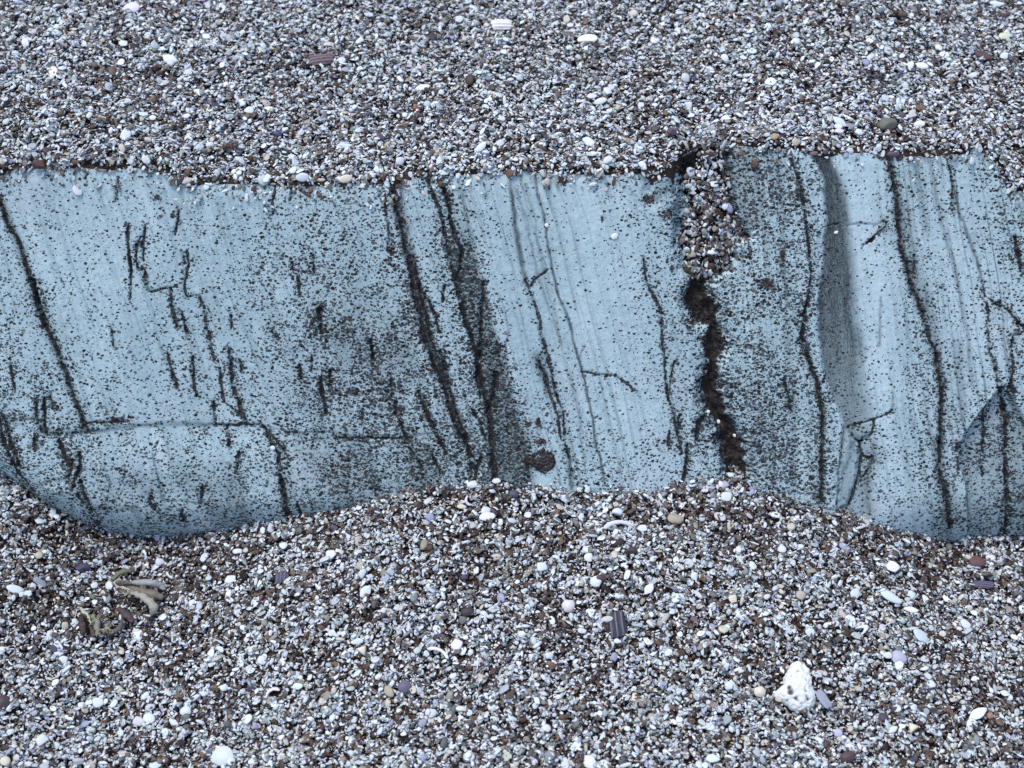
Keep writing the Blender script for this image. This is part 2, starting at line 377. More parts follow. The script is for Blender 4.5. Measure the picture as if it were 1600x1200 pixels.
    # undercut foot, left and right
    lb = np.interp(px, [-400, 0, 60, 120, 200, 300, 450, 560, 640, 760], [640, 690, 735, 765, 785, 782, 775, 770, 790, 840])
    k = np.clip((py - lb) / 60, 0, 2.2); disp -= 0.014 * k * k
    lr = np.interp(px, [1300, 1360, 1420, 1500, 1600, 2000], [860, 800, 770, 765, 760, 750])
    k = np.clip((py - lr) / 75, 0, 2.2); disp -= 0.009 * k * k
    # ledge across the lower left
    ly = np.interp(px, [-400, 0, 75, 138, 228, 330, 408, 460, 700], [640, 652, 677, 673, 663, 663, 662, 676, 684])
    s = sstep(-2, 5, jy - ly) * sstep(560, 400, px)
    disp -= 0.0010 * s * np.exp(-np.clip(jy - ly, 0, None) / 45)
    disp += 0.0028 * np.exp(-(((px - 250) / 130) ** 2 + ((py - 725) / 38) ** 2)) + 0.003 * np.exp(-(((px - 85) / 30) ** 2 + ((py - 770) / 16) ** 2))
    # recess where a wedge has broken away, lower right
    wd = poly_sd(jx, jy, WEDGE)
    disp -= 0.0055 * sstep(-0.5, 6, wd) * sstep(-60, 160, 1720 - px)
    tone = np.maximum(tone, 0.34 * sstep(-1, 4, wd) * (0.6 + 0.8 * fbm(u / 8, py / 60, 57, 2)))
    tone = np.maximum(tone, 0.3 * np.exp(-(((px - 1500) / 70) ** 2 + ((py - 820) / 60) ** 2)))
    # hollow behind the flake
    fl = poly_sd(jx, jy, [(1330, 690), (1366, 672), (1372, 760), (1350, 830), (1300, 830), (1310, 740)])
    disp -= 0.002 * sstep(-2, 10, fl)
    # pale clean facet at the foot
    pf = poly_sd(jx, jy, [(826, 730), (850, 744), (866, 756), (830, 762)])
    # the fissure
    vd = poly_sd(px + 13 * (fbm(px / 11, py / 9, 61, 3) - .5), py + 9 * (fbm(px / 9, py / 9, 63, 2) - .5), VOID)
    low = sstep(425, 455, py)
    depth = np.interp(py, [200, 300, 420, 470, 560, 620, 700, 800], [.020, .020, .010, .010, .010, .009, .010, .010])
    wallw = np.interp(py, [200, 420, 450, 800], [20, 12, 10, 12]) * np.where((px > 1112) & (py < 440), .4, 1.0)
    disp -= depth * sstep(-1.5, 1, vd / wallw) * (0.85 + 0.3 * fbm(px / 8, py / 12, 65, 2))
    disp += sstep(0, 8, vd) * (.0045 * (fbm(px / 13, py / 15, 181, 3) - .5) + .002 * (fbm(px / 5, py / 5, 183, 2) - .5))
    vein = np.maximum(vein, sstep(-4, 2, vd) * np.where(low > .5, 1.0, 0.9))
    brown = np.maximum(brown, sstep(-3, 4, vd) * 0.8)
    tone = np.maximum(tone, 0.5 * np.exp(-(np.clip(-vd, 0, None) / 14) ** 2) * low * vnoise(px / 10, py / 14, 67))
    for bx, by, rx, ry, amp in BROWN:
        m = np.nonzero((abs(px - bx) < 3 * rx) & (abs(py - by) < 3 * ry))[0]
        if m.size:
            g = amp * np.exp(-((jx[m] - bx) / rx) ** 2 - ((jy[m] - by) / ry) ** 2)
            brown[m] = np.maximum(brown[m], g)
    # density of the dark specks
    d3 = np.interp(u, DU, D3); d5 = np.interp(u, DU, D5); d7 = np.interp(u, DU, D7)
    r = np.clip((py - 300) / 220, 0, 1); r2 = np.clip((py - 520) / 220, 0, 1)
    spk = d3 * (1 - r) + d5 * r; spk = spk * (1 - r2) + d7 * r2
    spk = np.maximum(spk, cz * 0.97)
    spk = np.maximum(spk, 0.88 * np.exp(-(np.clip(-vd, 0, None) / 30) ** 2) * low)
    spk = np.maximum(spk, 0.62 * sstep(-1, 4, wd))
    spk = np.maximum(spk, 0.75 * np.clip(1.4 * brown, 0, 1))
    spk *= 0.25 + 0.85 * fbm(px / 34, py / 34, 71, 2) + .65 * fbm(px / 11, py / 14, 73, 2)
    spk = np.clip(spk + .55 * halo_, 0, 1)
    spk *= 1 - 0.5 * np.clip(kb, 0, 1)
    spk *= 1 - 0.9 * sstep(-1, 3, pf)
    spk = np.clip(spk, 0, 1)
    pale = .75 * np.exp(-((np.clip(-vd, 0, None) - 5) / 5) ** 2) * (vd < 0) * sstep(.45, .7, vnoise(px / 13, py / 15, 187))
    pale = np.maximum(pale, .9 * np.exp(-((px - 1072) / 14) ** 2 - ((py - 437) / 10) ** 2))
    pale = np.maximum(pale, np.clip(.75 * np.exp(-((u - 1368) / 34) ** 2) + .45 * np.exp(-((u - 655) / 26) ** 2) * sstep(560, 420, py) + .35 * np.exp(-((u - 960) / 60) ** 2) + .5 * np.exp(-((u - 1510) / 30) ** 2), 0, 1) * (.3 + 1.1 * fbm(u / 12, py / 120, 189, 3)))
    pale = np.maximum(pale, sstep(-1, 2, pf) * .9)
    global PALE
    PALE = np.clip(pale, 0, 1)
    return disp, vein, tone, brown, spk, u


# ------------------------------------------------------------------ materials
def new_mat(name):
    m = bpy.data.materials.new(name)
    m.use_nodes = True
    nt = m.node_tree
    return m, nt, nt.nodes['Principled BSDF']


class NB:
    def __init__(self, nt):
        self.nt = nt

    def n(self, kind, **kw):
        nd = self.nt.nodes.new(kind)
        for k, val in kw.items():
            setattr(nd, k, val)
        return nd

    def put(self, sock, val):
        if isinstance(val, bpy.types.NodeSocket):
            self.nt.links.new(val, sock)
        elif isinstance(val, (tuple, list)) and len(val) == 3 and sock.type == 'RGBA':
            sock.default_value = (*val, 1)
        else:
            sock.default_value = val

    def math(self, op, a, b=0.0, c=0.0, clamp=False):
        nd = self.n('ShaderNodeMath', operation=op, use_clamp=clamp)
        for i, q in enumerate((a, b, c)):
            self.put(nd.inputs[i], q)
        return nd.outputs[0]

    def mix(self, fac, a, b):
        nd = self.n('ShaderNodeMix', data_type='RGBA')
        self.put(nd.inputs[0], fac); self.put(nd.inputs[6], a); self.put(nd.inputs[7], b)
        return nd.outputs[2]

    def smooth(self, val, lo, hi, a=0.0, b=1.0):
        nd = self.n('ShaderNodeMapRange', interpolation_type='SMOOTHSTEP')
        self.put(nd.inputs[0], val); self.put(nd.inputs[1], lo); self.put(nd.inputs[2], hi)
        self.put(nd.inputs[3], a); self.put(nd.inputs[4], b)
        return nd.outputs[0]

    def attr(self, name, kind='GEOMETRY'):
        nd = self.n('ShaderNodeAttribute', attribute_name=name, attribute_type=kind)
        return nd

    def noise(self, vec, scale, detail=3, rough=.55, dims='3D'):
        nd = self.n('ShaderNodeTexNoise', noise_dimensions=dims)
        if vec is not None:
            self.put(nd.inputs['Vector'], vec)
        nd.inputs['Scale'].default_value = scale; nd.inputs['Detail'].default_value = detail; nd.inputs['Roughness'].default_value = rough
        return nd

    def vmul(self, vec, s):
        nd = self.n('ShaderNodeVectorMath', operation='MULTIPLY'); self.put(nd.inputs[0], vec); nd.inputs[1].default_value = s
        return nd.outputs[0]

    def vadd(self, a, b):
        nd = self.n('ShaderNodeVectorMath', operation='ADD'); self.put(nd.inputs[0], a); self.put(nd.inputs[1], b)
        return nd.outputs[0]


def rock_material():
    m, nt, P = new_mat('speckled_rock')
    B = NB(nt)
    fc = B.attr('face').outputs['Vector']               # millimetres across / up the face
    st = B.attr('strata').outputs['Vector']             # across / along the bedding
    vein = B.attr('vein').outputs['Fac']; tone = B.attr('tone').outputs['Fac']
    brown = B.attr('brown').outputs['Fac']; spk = B.attr('speck').outputs['Fac']
    obj = B.n('ShaderNodeNewGeometry').outputs['Position']
    # pale ground colour, mottled
    big = B.noise(obj, 16, 3).outputs['Fac']
    c = B.mix(B.smooth(big, .35, .68), ROCK_A, ROCK_B)
    c = B.mix(B.smooth(B.noise(B.vmul(st, (.045, .012, 1)), 1.0, 4, .6).outputs['Fac'], .50, .72, 0, .5), c, ROCK_G)
    streak = B.noise(B.vmul(st, (.34, .018, 1)), 1.0, 4, .6).outputs['Fac']
    c = B.mix(B.smooth(streak, .50, .72, 0, .62), c, ROCK_C)
    mott = B.noise(obj, 420, 3, .65).outputs['Fac']
    c = B.mix(B.smooth(mott, .48, .70, 0, .38), c, ROCK_D)
    fine = B.noise(obj, 1500, 2, .7).outputs['Fac']
    c = B.mix(B.smooth(fine, .52, .75, 0, .40), c, ROCK_C)
    pale = B.noise(obj, 900, 2, .6).outputs['Fac']
    c = B.mix(B.smooth(pale, .58, .74, 0, .30), c, ROCK_E)
    ps = B.noise(B.vmul(st, (.12, .012, 1)), 1.0, 3, .6).outputs['Fac']
    c = B.mix(B.smooth(ps, .52, .72, 0, .5), c, ROCK_E)
    c = B.mix(B.smooth(B.noise(obj, 13, 2).outputs['Color'], .52, .70, 0, .6), c, ROCK_L)
    c = B.mix(B.math('MULTIPLY', B.attr('pale').outputs['Fac'], .8), c, ROCK_P)
    # grey mineral streaks, with some facet shade painted in
    tn = B.noise(B.vmul(st, (1.3, .25, 1)), 1.0, 3, .65).outputs['Fac']
    tg = B.noise(obj, 1300, 2, .7).outputs['Fac']
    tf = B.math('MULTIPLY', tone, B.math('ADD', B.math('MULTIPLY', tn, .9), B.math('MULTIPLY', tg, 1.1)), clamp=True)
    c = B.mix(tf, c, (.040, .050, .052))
    # rusty blotches
    bn = B.noise(obj, 650, 3, .7).outputs['Fac']
    bf = B.smooth(B.math('ADD', brown, B.math('MULTIPLY', B.math('SUBTRACT', bn, .5), 1.5)), .42, .62, 0, .9)
    c = B.mix(bf, c, (.040, .022, .015))
    # dark veins with ragged edges
    vn = B.noise(obj, 760, 4, .8).outputs['Fac']
    vw = B.noise(obj, 170, 2, .6).outputs['Fac']
    vf = B.math('ADD', vein, B.math('ADD', B.math('MULTIPLY', B.math('SUBTRACT', vn, .5), 1.25), B.math('MULTIPLY', B.math('SUBTRACT', vw, .48), 1.9)))
    vf = B.math('MULTIPLY', B.smooth(vf, .42, .70, 0, .93), B.smooth(vein, .02, .2))
    vcol = B.mix(B.smooth(B.noise(obj, 700, 2, .7).outputs['Fac'], .45, .65), (.020, .020, .021), (.105, .115, .120))
    vcol = B.mix(B.math('MULTIPLY', brown, .8, clamp=True), vcol, B.mix(B.smooth(B.noise(obj, 420, 4, .75).outputs['Fac'], .35, .68), (.014, .009, .007), (.095, .062, .038)))
    c = B.mix(vf, c, vcol)
    # specks: three sizes of scattered dots, present where the density field asks for them
    warp = B.noise(fc, .55, 2, .6)
    wv = B.vmul(B.vadd(warp.outputs['Color'], (-.5, -.5, -.5)), (2.2, 2.2, 0))
    total = None
    for k, (cell, aniso, rot, r0, r1, gain, off) in enumerate(((2.9, 1.5, .35, .09, .32, 1.05, 0.02), (2.05, 1.5, -.35, .10, .28, .95, -.08), (1.3, 1.3, .2, .10, .28, .7, -.12))):
        mp = B.n('ShaderNodeMapping'); B.put(mp.inputs['Vector'], B.vadd(fc, wv))
        mp.inputs['Rotation'].default_value = (0, 0, rot); mp.inputs['Scale'].default_value = (1 / cell, aniso / cell, 1); mp.inputs['Location'].default_value = (k * 13.7, k * 5.1, 0)
        vo = B.n('ShaderNodeTexVoronoi', voronoi_dimensions='2D'); B.put(vo.inputs['Vector'], mp.outputs[0]); vo.inputs['Scale'].default_value = 1
        vo.inputs['Randomness'].default_value = 1
        sep = B.n('ShaderNodeSeparateColor'); B.put(sep.inputs[0], vo.outputs['Color'])
        dens = B.math('ADD', B.math('MULTIPLY', spk, gain), off)
        pres = B.math('LESS_THAN', sep.outputs[0], dens)
        rad = B.math('ADD', r0, B.math('MULTIPLY', sep.outputs[1], r1))
        rad = B.math('MULTIPLY', rad, B.math('ADD', .62, B.math('MULTIPLY', spk, .85)))
        dot = B.smooth(B.math('SUBTRACT', vo.outputs['Distance'], rad), -.05, .09, 1, 0)
        dot = B.math('MULTIPLY', dot, pres)
        dot = B.math('MULTIPLY', dot, B.math('ADD', .72, B.math('MULTIPLY', sep.outputs[2], .35)), clamp=True)
        total = dot if total is None else B.math('MAXIMUM', total, dot)
    scol = B.mix(B.smooth(B.noise(obj, 300, 2).outputs['Fac'], .4, .65), (.010, .010, .011), (.030, .019, .015))
    c = B.mix(total, c, scol)
    nt.links.new(c, P.inputs['Base Color'])
    P.inputs['Roughness'].default_value = .85
    P.inputs['Specular IOR Level'].default_value = .25
    hgt = B.math('ADD', B.math('MULTIPLY', B.noise(obj, 1100, 4, .7).outputs['Fac'], 1.0), B.math('MULTIPLY', total, .8))
    hgt = B.math('SUBTRACT', hgt, B.math('MULTIPLY', vf, .6))
    bp = B.n('ShaderNodeBump'); bp.inputs['Strength'].default_value = .45; bp.inputs['Distance'].default_value = .0004
    nt.links.new(hgt, bp.inputs['Height']); nt.links.new(bp.outputs[0], P.inputs['Normal'])
    return m


ROCK_A = (.405, .525, .550)
ROCK_B = (.475, .595, .615)
ROCK_C = (.190, .260, .285)
ROCK_D = (.275, .355, .380)
ROCK_E = (.560, .660, .665)
ROCK_L = (.450, .490, .530)
ROCK_P = (.560, .680, .705)
ROCK_G = (.290, .385, .400)


def grain_material(name, source):
    m, nt, P = new_mat(name)
    B = NB(nt)
    if source == 'INSTANCER':
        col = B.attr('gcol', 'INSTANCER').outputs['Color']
    else:
        col = B.n('ShaderNodeObjectInfo').outputs['Color']
    pos = B.n('ShaderNodeNewGeometry').outputs['Position']
    n1 = B.noise(pos, 700, 3, .65).outputs['Fac']
    n2 = B.noise(pos, 2600, 2, .6).outputs['Fac']
    hsv = B.n('ShaderNodeHueSaturation'); B.put(hsv.inputs['Color'], col)
    B.put(hsv.inputs['Value'], B.math('ADD', .80, B.math('ADD', B.math('MULTIPLY', n1, .28), B.math('MULTIPLY', n2, .12))))
    c = hsv.outputs[0]
    c = B.mix(B.smooth(n1, .64, .80, 0, .22), c, (.20, .17, .14))
    if source != 'INSTANCER':
        ln = B.attr('line').outputs['Fac']
        c = B.mix(B.math('MULTIPLY', ln, .42), c, (.36, .36, .40))
        dk = B.attr('pit').outputs['Fac']
        c = B.mix(dk, c, (.030, .018, .014))
    nt.links.new(c, P.inputs['Base Color'])
    P.inputs['Roughness'].default_value = .55
    P.inputs['Specular IOR Level'].default_value = .3
    bp = B.n('ShaderNodeBump'); bp.inputs['Strength'].default_value = .2; bp.inputs['Distance'].default_value = .0002
    nt.links.new(n1, bp.inputs['Height']); nt.links.new(bp.outputs[0], P.inputs['Normal'])
    return m


def sand_material():
    m, nt, P = new_mat('dark_wet_sand')
    B = NB(nt)
    pos = B.n('ShaderNodeNewGeometry').outputs['Position']
    vo = B.n('ShaderNodeTexVoronoi'); B.put(vo.inputs['Vector'], pos); vo.inputs['Scale'].default_value = 330
    sep = B.n('ShaderNodeSeparateColor'); B.put(sep.inputs[0], vo.outputs['Color'])
    rim = B.smooth(vo.outputs['Distance'], .25, .55, 1, 0)
    dark = B.mix(B.noise(pos, 900, 3).outputs['Fac'], (.030, .018, .013), (.075, .046, .032))
    # beyond the strewn bed the sheet itself carries the mixed grit colours
    ln = B.n('ShaderNodeVectorMath', operation='LENGTH'); B.put(ln.inputs[0], pos)
    far = B.smooth(ln.outputs['Value'], .55, .75)
    grit = B.mix(sep.outputs[0], (.05, .03, .025), (.62, .62, .60))
    grit = B.mix(rim, (.03, .018, .014), grit)
    c = B.mix(far, dark, grit)
    nt.links.new(c, P.inputs['Base Color']); P.inputs['Roughness'].default_value = .9; P.inputs['Specular IOR Level'].default_value = .2
    bp = B.n('ShaderNodeBump'); bp.inputs['Strength'].default_value = .8; bp.inputs['Distance'].default_value = .001
    nt.links.new(rim, bp.inputs['Height']); nt.links.new(bp.outputs[0], P.inputs['Normal'])
    return m


M_ROCK = rock_material()
M_GRAIN = grain_material('shell_grit', 'INSTANCER')
M_SHELL = grain_material('shell_piece', 'OBJECT')
M_SAND = sand_material()


# ------------------------------------------------------------------ mesh helpers
def mesh_from(name, verts, faces, mat=None, smooth=True):
    """faces: (n,3) or (n,4) int array, or list of lists"""
    me = bpy.data.meshes.new(name)
    verts = np.asarray(verts, np.float32)
    if isinstance(faces, np.ndarray):
        k = faces.shape[1]
        me.vertices.add(len(verts)); me.vertices.foreach_set('co', verts.ravel())
        me.loops.add(faces.size); me.loops.foreach_set('vertex_index', faces.ravel().astype(np.int32))
        me.polygons.add(len(faces)); me.polygons.foreach_set('loop_start', np.arange(0, faces.size, k, dtype=np.int32))
        me.update(calc_edges=True); me.validate()
    else:
        me.from_pydata([tuple(map(float, p)) for p in verts], [], faces)
        me.update()
    if smooth:
        me.polygons.foreach_set('use_smooth', np.ones(len(me.polygons), bool))
    if mat:
        me.materials.append(mat)
    return me


def link(name, me, parent=None):
    o = bpy.data.objects.new(name, me)
    COL.objects.link(o)
    if parent:
        o.parent = parent
    return o


def set_attr(me, name, arr, kind='FLOAT'):
    at = me.attributes.new(name, kind, 'POINT')
    at.data.foreach_set('vector' if kind == 'FLOAT_VECTOR' else ('color' if kind == 'FLOAT_COLOR' else 'value'), np.asarray(arr, np.float32 if kind != 'INT' else np.int32).ravel())


def tag(o, label, cat, group=None):
    o['label'] = label; o['category'] = cat
    if group:
        o['group'] = group
    return o


def grid_faces(nr, nc):
    i = np.arange(nr * nc).reshape(nr, nc)
    return np.stack([i[:-1, :-1], i[:-1, 1:], i[1:, 1:], i[1:, :-1]], -1).reshape(-1, 4)


def rock_attrs(me, px, py, a, b, f):
    disp, vein, tone, brown, spk, u, pale = f
    set_attr(me, 'pale', pale)
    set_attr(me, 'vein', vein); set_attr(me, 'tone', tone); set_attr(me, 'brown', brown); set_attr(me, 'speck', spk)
    set_attr(me, 'face', np.stack([a * 1000, b * 1000, a * 0], -1), 'FLOAT_VECTOR')
    set_attr(me, 'strata', np.stack([u * .375, py * .375, a * 0], -1), 'FLOAT_VECTOR')


# ------------------------------------------------------------------ ground shape
XS, YS, ZS = ab_point(CA, CB).T                       # foot of the rock
_rim = ab_point(EA, EB)                                # upper rim of the rock, set back where the crack opens
_na, _nb = face_ab([1057, 1068, 1082, 1095, 1106, 1116, 1128, 1140, 1147], [254, 248, 240, 235, 231, 231, 230, 228, 228])
_keep = (project(_rim)[0] < 1056) | (project(_rim)[0] > 1148)
_rim = np.concatenate([_rim[_keep], ab_point(_na, _nb, np.array([-.003, -.013, -.017, -.018, -.018, -.016, -.016, -.016, -.004]))])
_rim = _rim[np.argsort(_rim[:, 0])]
XE, YE, ZE = _rim.T
ZL0 = float(np.interp(-0.08, XS, ZS)) * .35 + float(ZS.mean()) * .65 - .012


def smooth_curve(x, xs, ys, w):
    return sum(np.interp(x + k * w, xs, ys) for k in (-2, -1, 0, 1, 2)) / 5


def ground_z(x, y):
    x = np.asarray(x, float); y = np.asarray(y, float)
    yc = np.interp(x, XS, YS); zc = np.interp(x, XS, ZS)
    ye = np.interp(x, XE, YE); ze = np.interp(x, XE, ZE)
    d = np.clip(yc - y, 0, None)
    zcs = smooth_curve(x, XS, ZS, .02)
    w = np.exp(-(d / .03) ** 2)
    zfoot = zc * w + zcs * (1 - w)
    zlow = ZL0 + (zfoot - ZL0) * np.exp(-(d / .15) ** 1.6) - .10 * d * sstep(0, .12, d) * .25
    zlow = zlow + (.010 * (fbm(x / .09 + 9, y / .09 + 9, 81, 2) - .5) + .004 * (fbm(x / .03 + 3, y / .03 + 7, 85, 2) - .5)) * sstep(0, .05, d)
    e = np.clip(y - ye, 0, None)
    zes = smooth_curve(x, XE, ZE, .03)
    q = sstep(0, .05, e)
    zup = ze * (1 - q) + zes * q + .0015 + .05 * e + (.014 * (fbm(x / .10 + 31, y / .10 + 11, 91, 2) - .5) + .005 * (fbm(x / .035, y / .035 + 4, 95, 2) - .5)) * sstep(0, .04, e)
    zup = zup - .010 * np.exp(-(((x - .035) / .03) ** 2 + ((y - .43) / .04) ** 2)) - .007 * np.exp(-(((x + .13) / .035) ** 2 + ((y - .38) / .02) ** 2)) + .005 * np.exp(-(((x + .13) / .06) ** 2 + ((y - .345) / .02) ** 2))
    mid = np.clip((y - yc) / np.maximum(ye - yc, 1e-4), 0, 1)
    zmid = zc + (ze - zc) * mid ** 3.2
    return np.where(y < yc, zlow, np.where(y > ye, zup, zmid))


def ground_normal(x, y, h=.006):
    gx = (ground_z(x + h, y) - ground_z(x - h, y)) / (2 * h)
    gy = (ground_z(x, y + h) - ground_z(x, y - h)) / (2 * h)
    n = np.stack([-gx, -gy, np.ones_like(gx)], -1)
    return n / np.linalg.norm(n, axis=-1, keepdims=True)


def hit_ground(px, py):
    """where the line of sight through a survey point first meets the gravel"""
    r = rays(px, py)[0]; r = r / np.linalg.norm(r)
    t = np.linspace(.35, 2.2, 1500)
    p = EYE + r * t[:, None]
    below = p[:, 2] < ground_z(p[:, 0], p[:, 1]) + .002
    i = int(np.argmax(below)) if below.any() else 1499
    return p[max(i, 1)], t[max(i, 1)]


# the ground sheet: fine near by, stretching far out
near = np.arange(-.6, .601, .005)
far = np.array([.65, .75, .9, 1.2, 1.7, 2.6, 4.5, 8, 15, 30, 60])
gx = np.concatenate([-far[::-1], near, far]); gy = np.concatenate([-far[::-1], np.arange(-.6, .801, .005), far[far > .85]])
GX, GY = np.meshgrid(gx, gy)
cx, cy = np.clip(GX, -.62, .62), np.clip(GY, -.55, .85)
gz = ground_z(cx.ravel(), cy.ravel()).reshape(GX.shape) - .0012
me = mesh_from('ground', np.stack([GX, GY, gz], -1).reshape(-1, 3), grid_faces(len(gy), len(gx)), M_SAND)
ground = link('ground', me)
ground['kind'] = 'structure'


# ------------------------------------------------------------------ the two rock blocks
STEP = .00052


def rock_block(side):
    ea, eb = (EA_L, EB_L) if side < 0 else (EA_R, EB_R)
    outer = -.37 if side < 0 else .37
    ncol = int(abs(outer - .118) / STEP)
    nrow = int(.205 / STEP)
    q = np.linspace(0, 1, ncol)[None, :]; r = np.linspace(0, 1, nrow)[:, None]
    a = np.full((nrow, ncol), .11) * 0 + outer * (1 - q) + .115 * q
    for _ in range(4):
        top = np.interp(a, ea, eb); bot = np.interp(a, CA, CB) - .016
        b = bot * (1 - r) + top * r
        a = outer * (1 - q) + np.interp(b, SB, SA) * q
    P0 = ab_point(a, b)
    px, py = project(P0)
    f = list(survey(px, py)) + [PALE]
    disp = f[0].reshape(nrow, ncol)
    F = P0 + disp[..., None] * FN
    # top surface running back under the gravel, then down the hidden back
    rim = F[-1]
    rows = [F]; extra = 0
    back = [.0006, .0015, .003, .006, .012, .022, .035, .05, .07, .09]
    for s in back:
        row = rim + np.array([0, s, -.0035 * (1 - math.exp(-s / .003)) - .09 * s])
        row[:, 2] += .0008 * (fbm(rim[:, 0] / .004, rim[:, 0] * 0 + s * 200, 15, 2) - .5)
        rows.append(row[None]); extra += 1
    last = rows[-1][0] + np.array([0, .02, -.16]); rows.append(last[None]); extra += 1
    Vv = np.concatenate(rows, 0)
    endc = Vv[:, :1] + np.array([0, .10, -.06])
    Vv = np.concatenate([endc, Vv], 1)
    nr, nc = Vv.shape[:2]

    def pad(x):
        x = x.reshape(nrow, ncol)
        x = np.concatenate([x, np.repeat(x[-1:], extra, 0)], 0)
        return np.concatenate([x[:, :1], x], 1).ravel()
    fa = grid_faces(nr, nc)
    if side > 0:
        fa = fa[:, ::-1].copy()
    base = np.array([float(a.mean()), float(P0[..., 1].mean()), float(F[..., 2].min())])
    me = mesh_from('rock_block', Vv.reshape(-1, 3) - base, fa, M_ROCK)
    a2 = pad(a); b2 = pad(b).reshape(nr, nc)
    for k in range(extra):
        b2[nrow + k] += (back + [.12])[k]
    rock_attrs(me, pad(px), pad(py), a2, b2.ravel(), [pad(x) for x in f])
    o = link('rock_block', me)
    o.location = base
    return o


rock_left = rock_block(-1)
rock_right = rock_block(1)
tag(rock_left, 'pale blue-grey speckled rock block with a broad dark vein, left of the gravel-filled crack', 'rock')
tag(rock_right, 'pale blue-grey speckled rock block with a slate-grey band, right of the gravel-filled crack', 'rock')


def rock_patch(name, parent, poly, lift, step, fade, crust=False):
    xs = [p[0] for p in poly]; ys = [p[1] for p in poly]
    gx = np.arange(min(xs) - 2, max(xs) + 2, step); gy = np.arange(min(ys) - 2, max(ys) + 2, step)
    X, Y = np.meshgrid(gx, gy)
    px, py = X.ravel(), Y.ravel()
    a, b = face_ab(px, py)
    f = list(survey(px, py)) + [PALE]
    sd = poly_sd(px + 5 * (fbm(px / 6, py / 6, 111, 2) - .5), py + 5 * (fbm(px / 6, py / 6, 113, 2) - .5), poly)
    d = f[0] + lift * sstep(-2, fade, sd) - .0016 * sstep(-.2, -1.6, sd)
    if crust:
        d = d + .0007 * (fbm(px / 3, py / 3, 117, 2) - .3) * sstep(0, 3, sd)
        f[3] = np.maximum(f[3], sstep(-2, 1, sd) * (.55 + .5 * vnoise(px / 4, py / 4, 119)))
        f[4] = f[4] * 0 + .95
    else:
        f[1] = np.where(sd > 1.5, 0, f[1] * .6); f[2] = np.clip(.20 + .5 * fbm(px / 5, py / 30, 121, 2) * sstep(1345, 1312, px) + .3 * sstep(4, 0, sd), 0, 1); f[4] = f[4] * .5
    base = np.array(parent.location)
    P = ab_point(a, b, d) - base
    fa = grid_faces(len(gy), len(gx))[:, ::-1]
    ok = (sd[fa] > -2.2).all(1)
    used = np.unique(fa[ok]); remap = np.full(px.size, -1); remap[used] = np.arange(used.size)
    me = mesh_from(name, P[used], remap[fa[ok]].astype(np.int32), M_ROCK)
    rock_attrs(me, px[used], py[used], a[used], b[used], [x[used] for x in f])
    return link(name, me, parent)


fl = rock_patch('flake', rock_right, FLAKE, .0026, .9, 7)
fl['label'] = 'loose grey flake standing proud at the foot of the slate band'
li = rock_patch('lichen_patch', rock_left, LICHEN, .0009, .8, 4, True)
li['label'] = 'dark brown crust of lichen near the foot of the rock'


# ------------------------------------------------------------------ grit and shell shapes
def ico(level):
    import bmesh
    bm = bmesh.new(); bmesh.ops.create_icosphere(bm, subdivisions=level, radius=1)
    vv = np.array([v_.co[:] for v_ in bm.verts]); ff = np.array([[q.index for q in f.verts] for f in bm.faces], np.int32)
    bm.free()
    return vv, ff


ICO1, ICO2, ICO3 = ico(1), ico(2), ico(3)


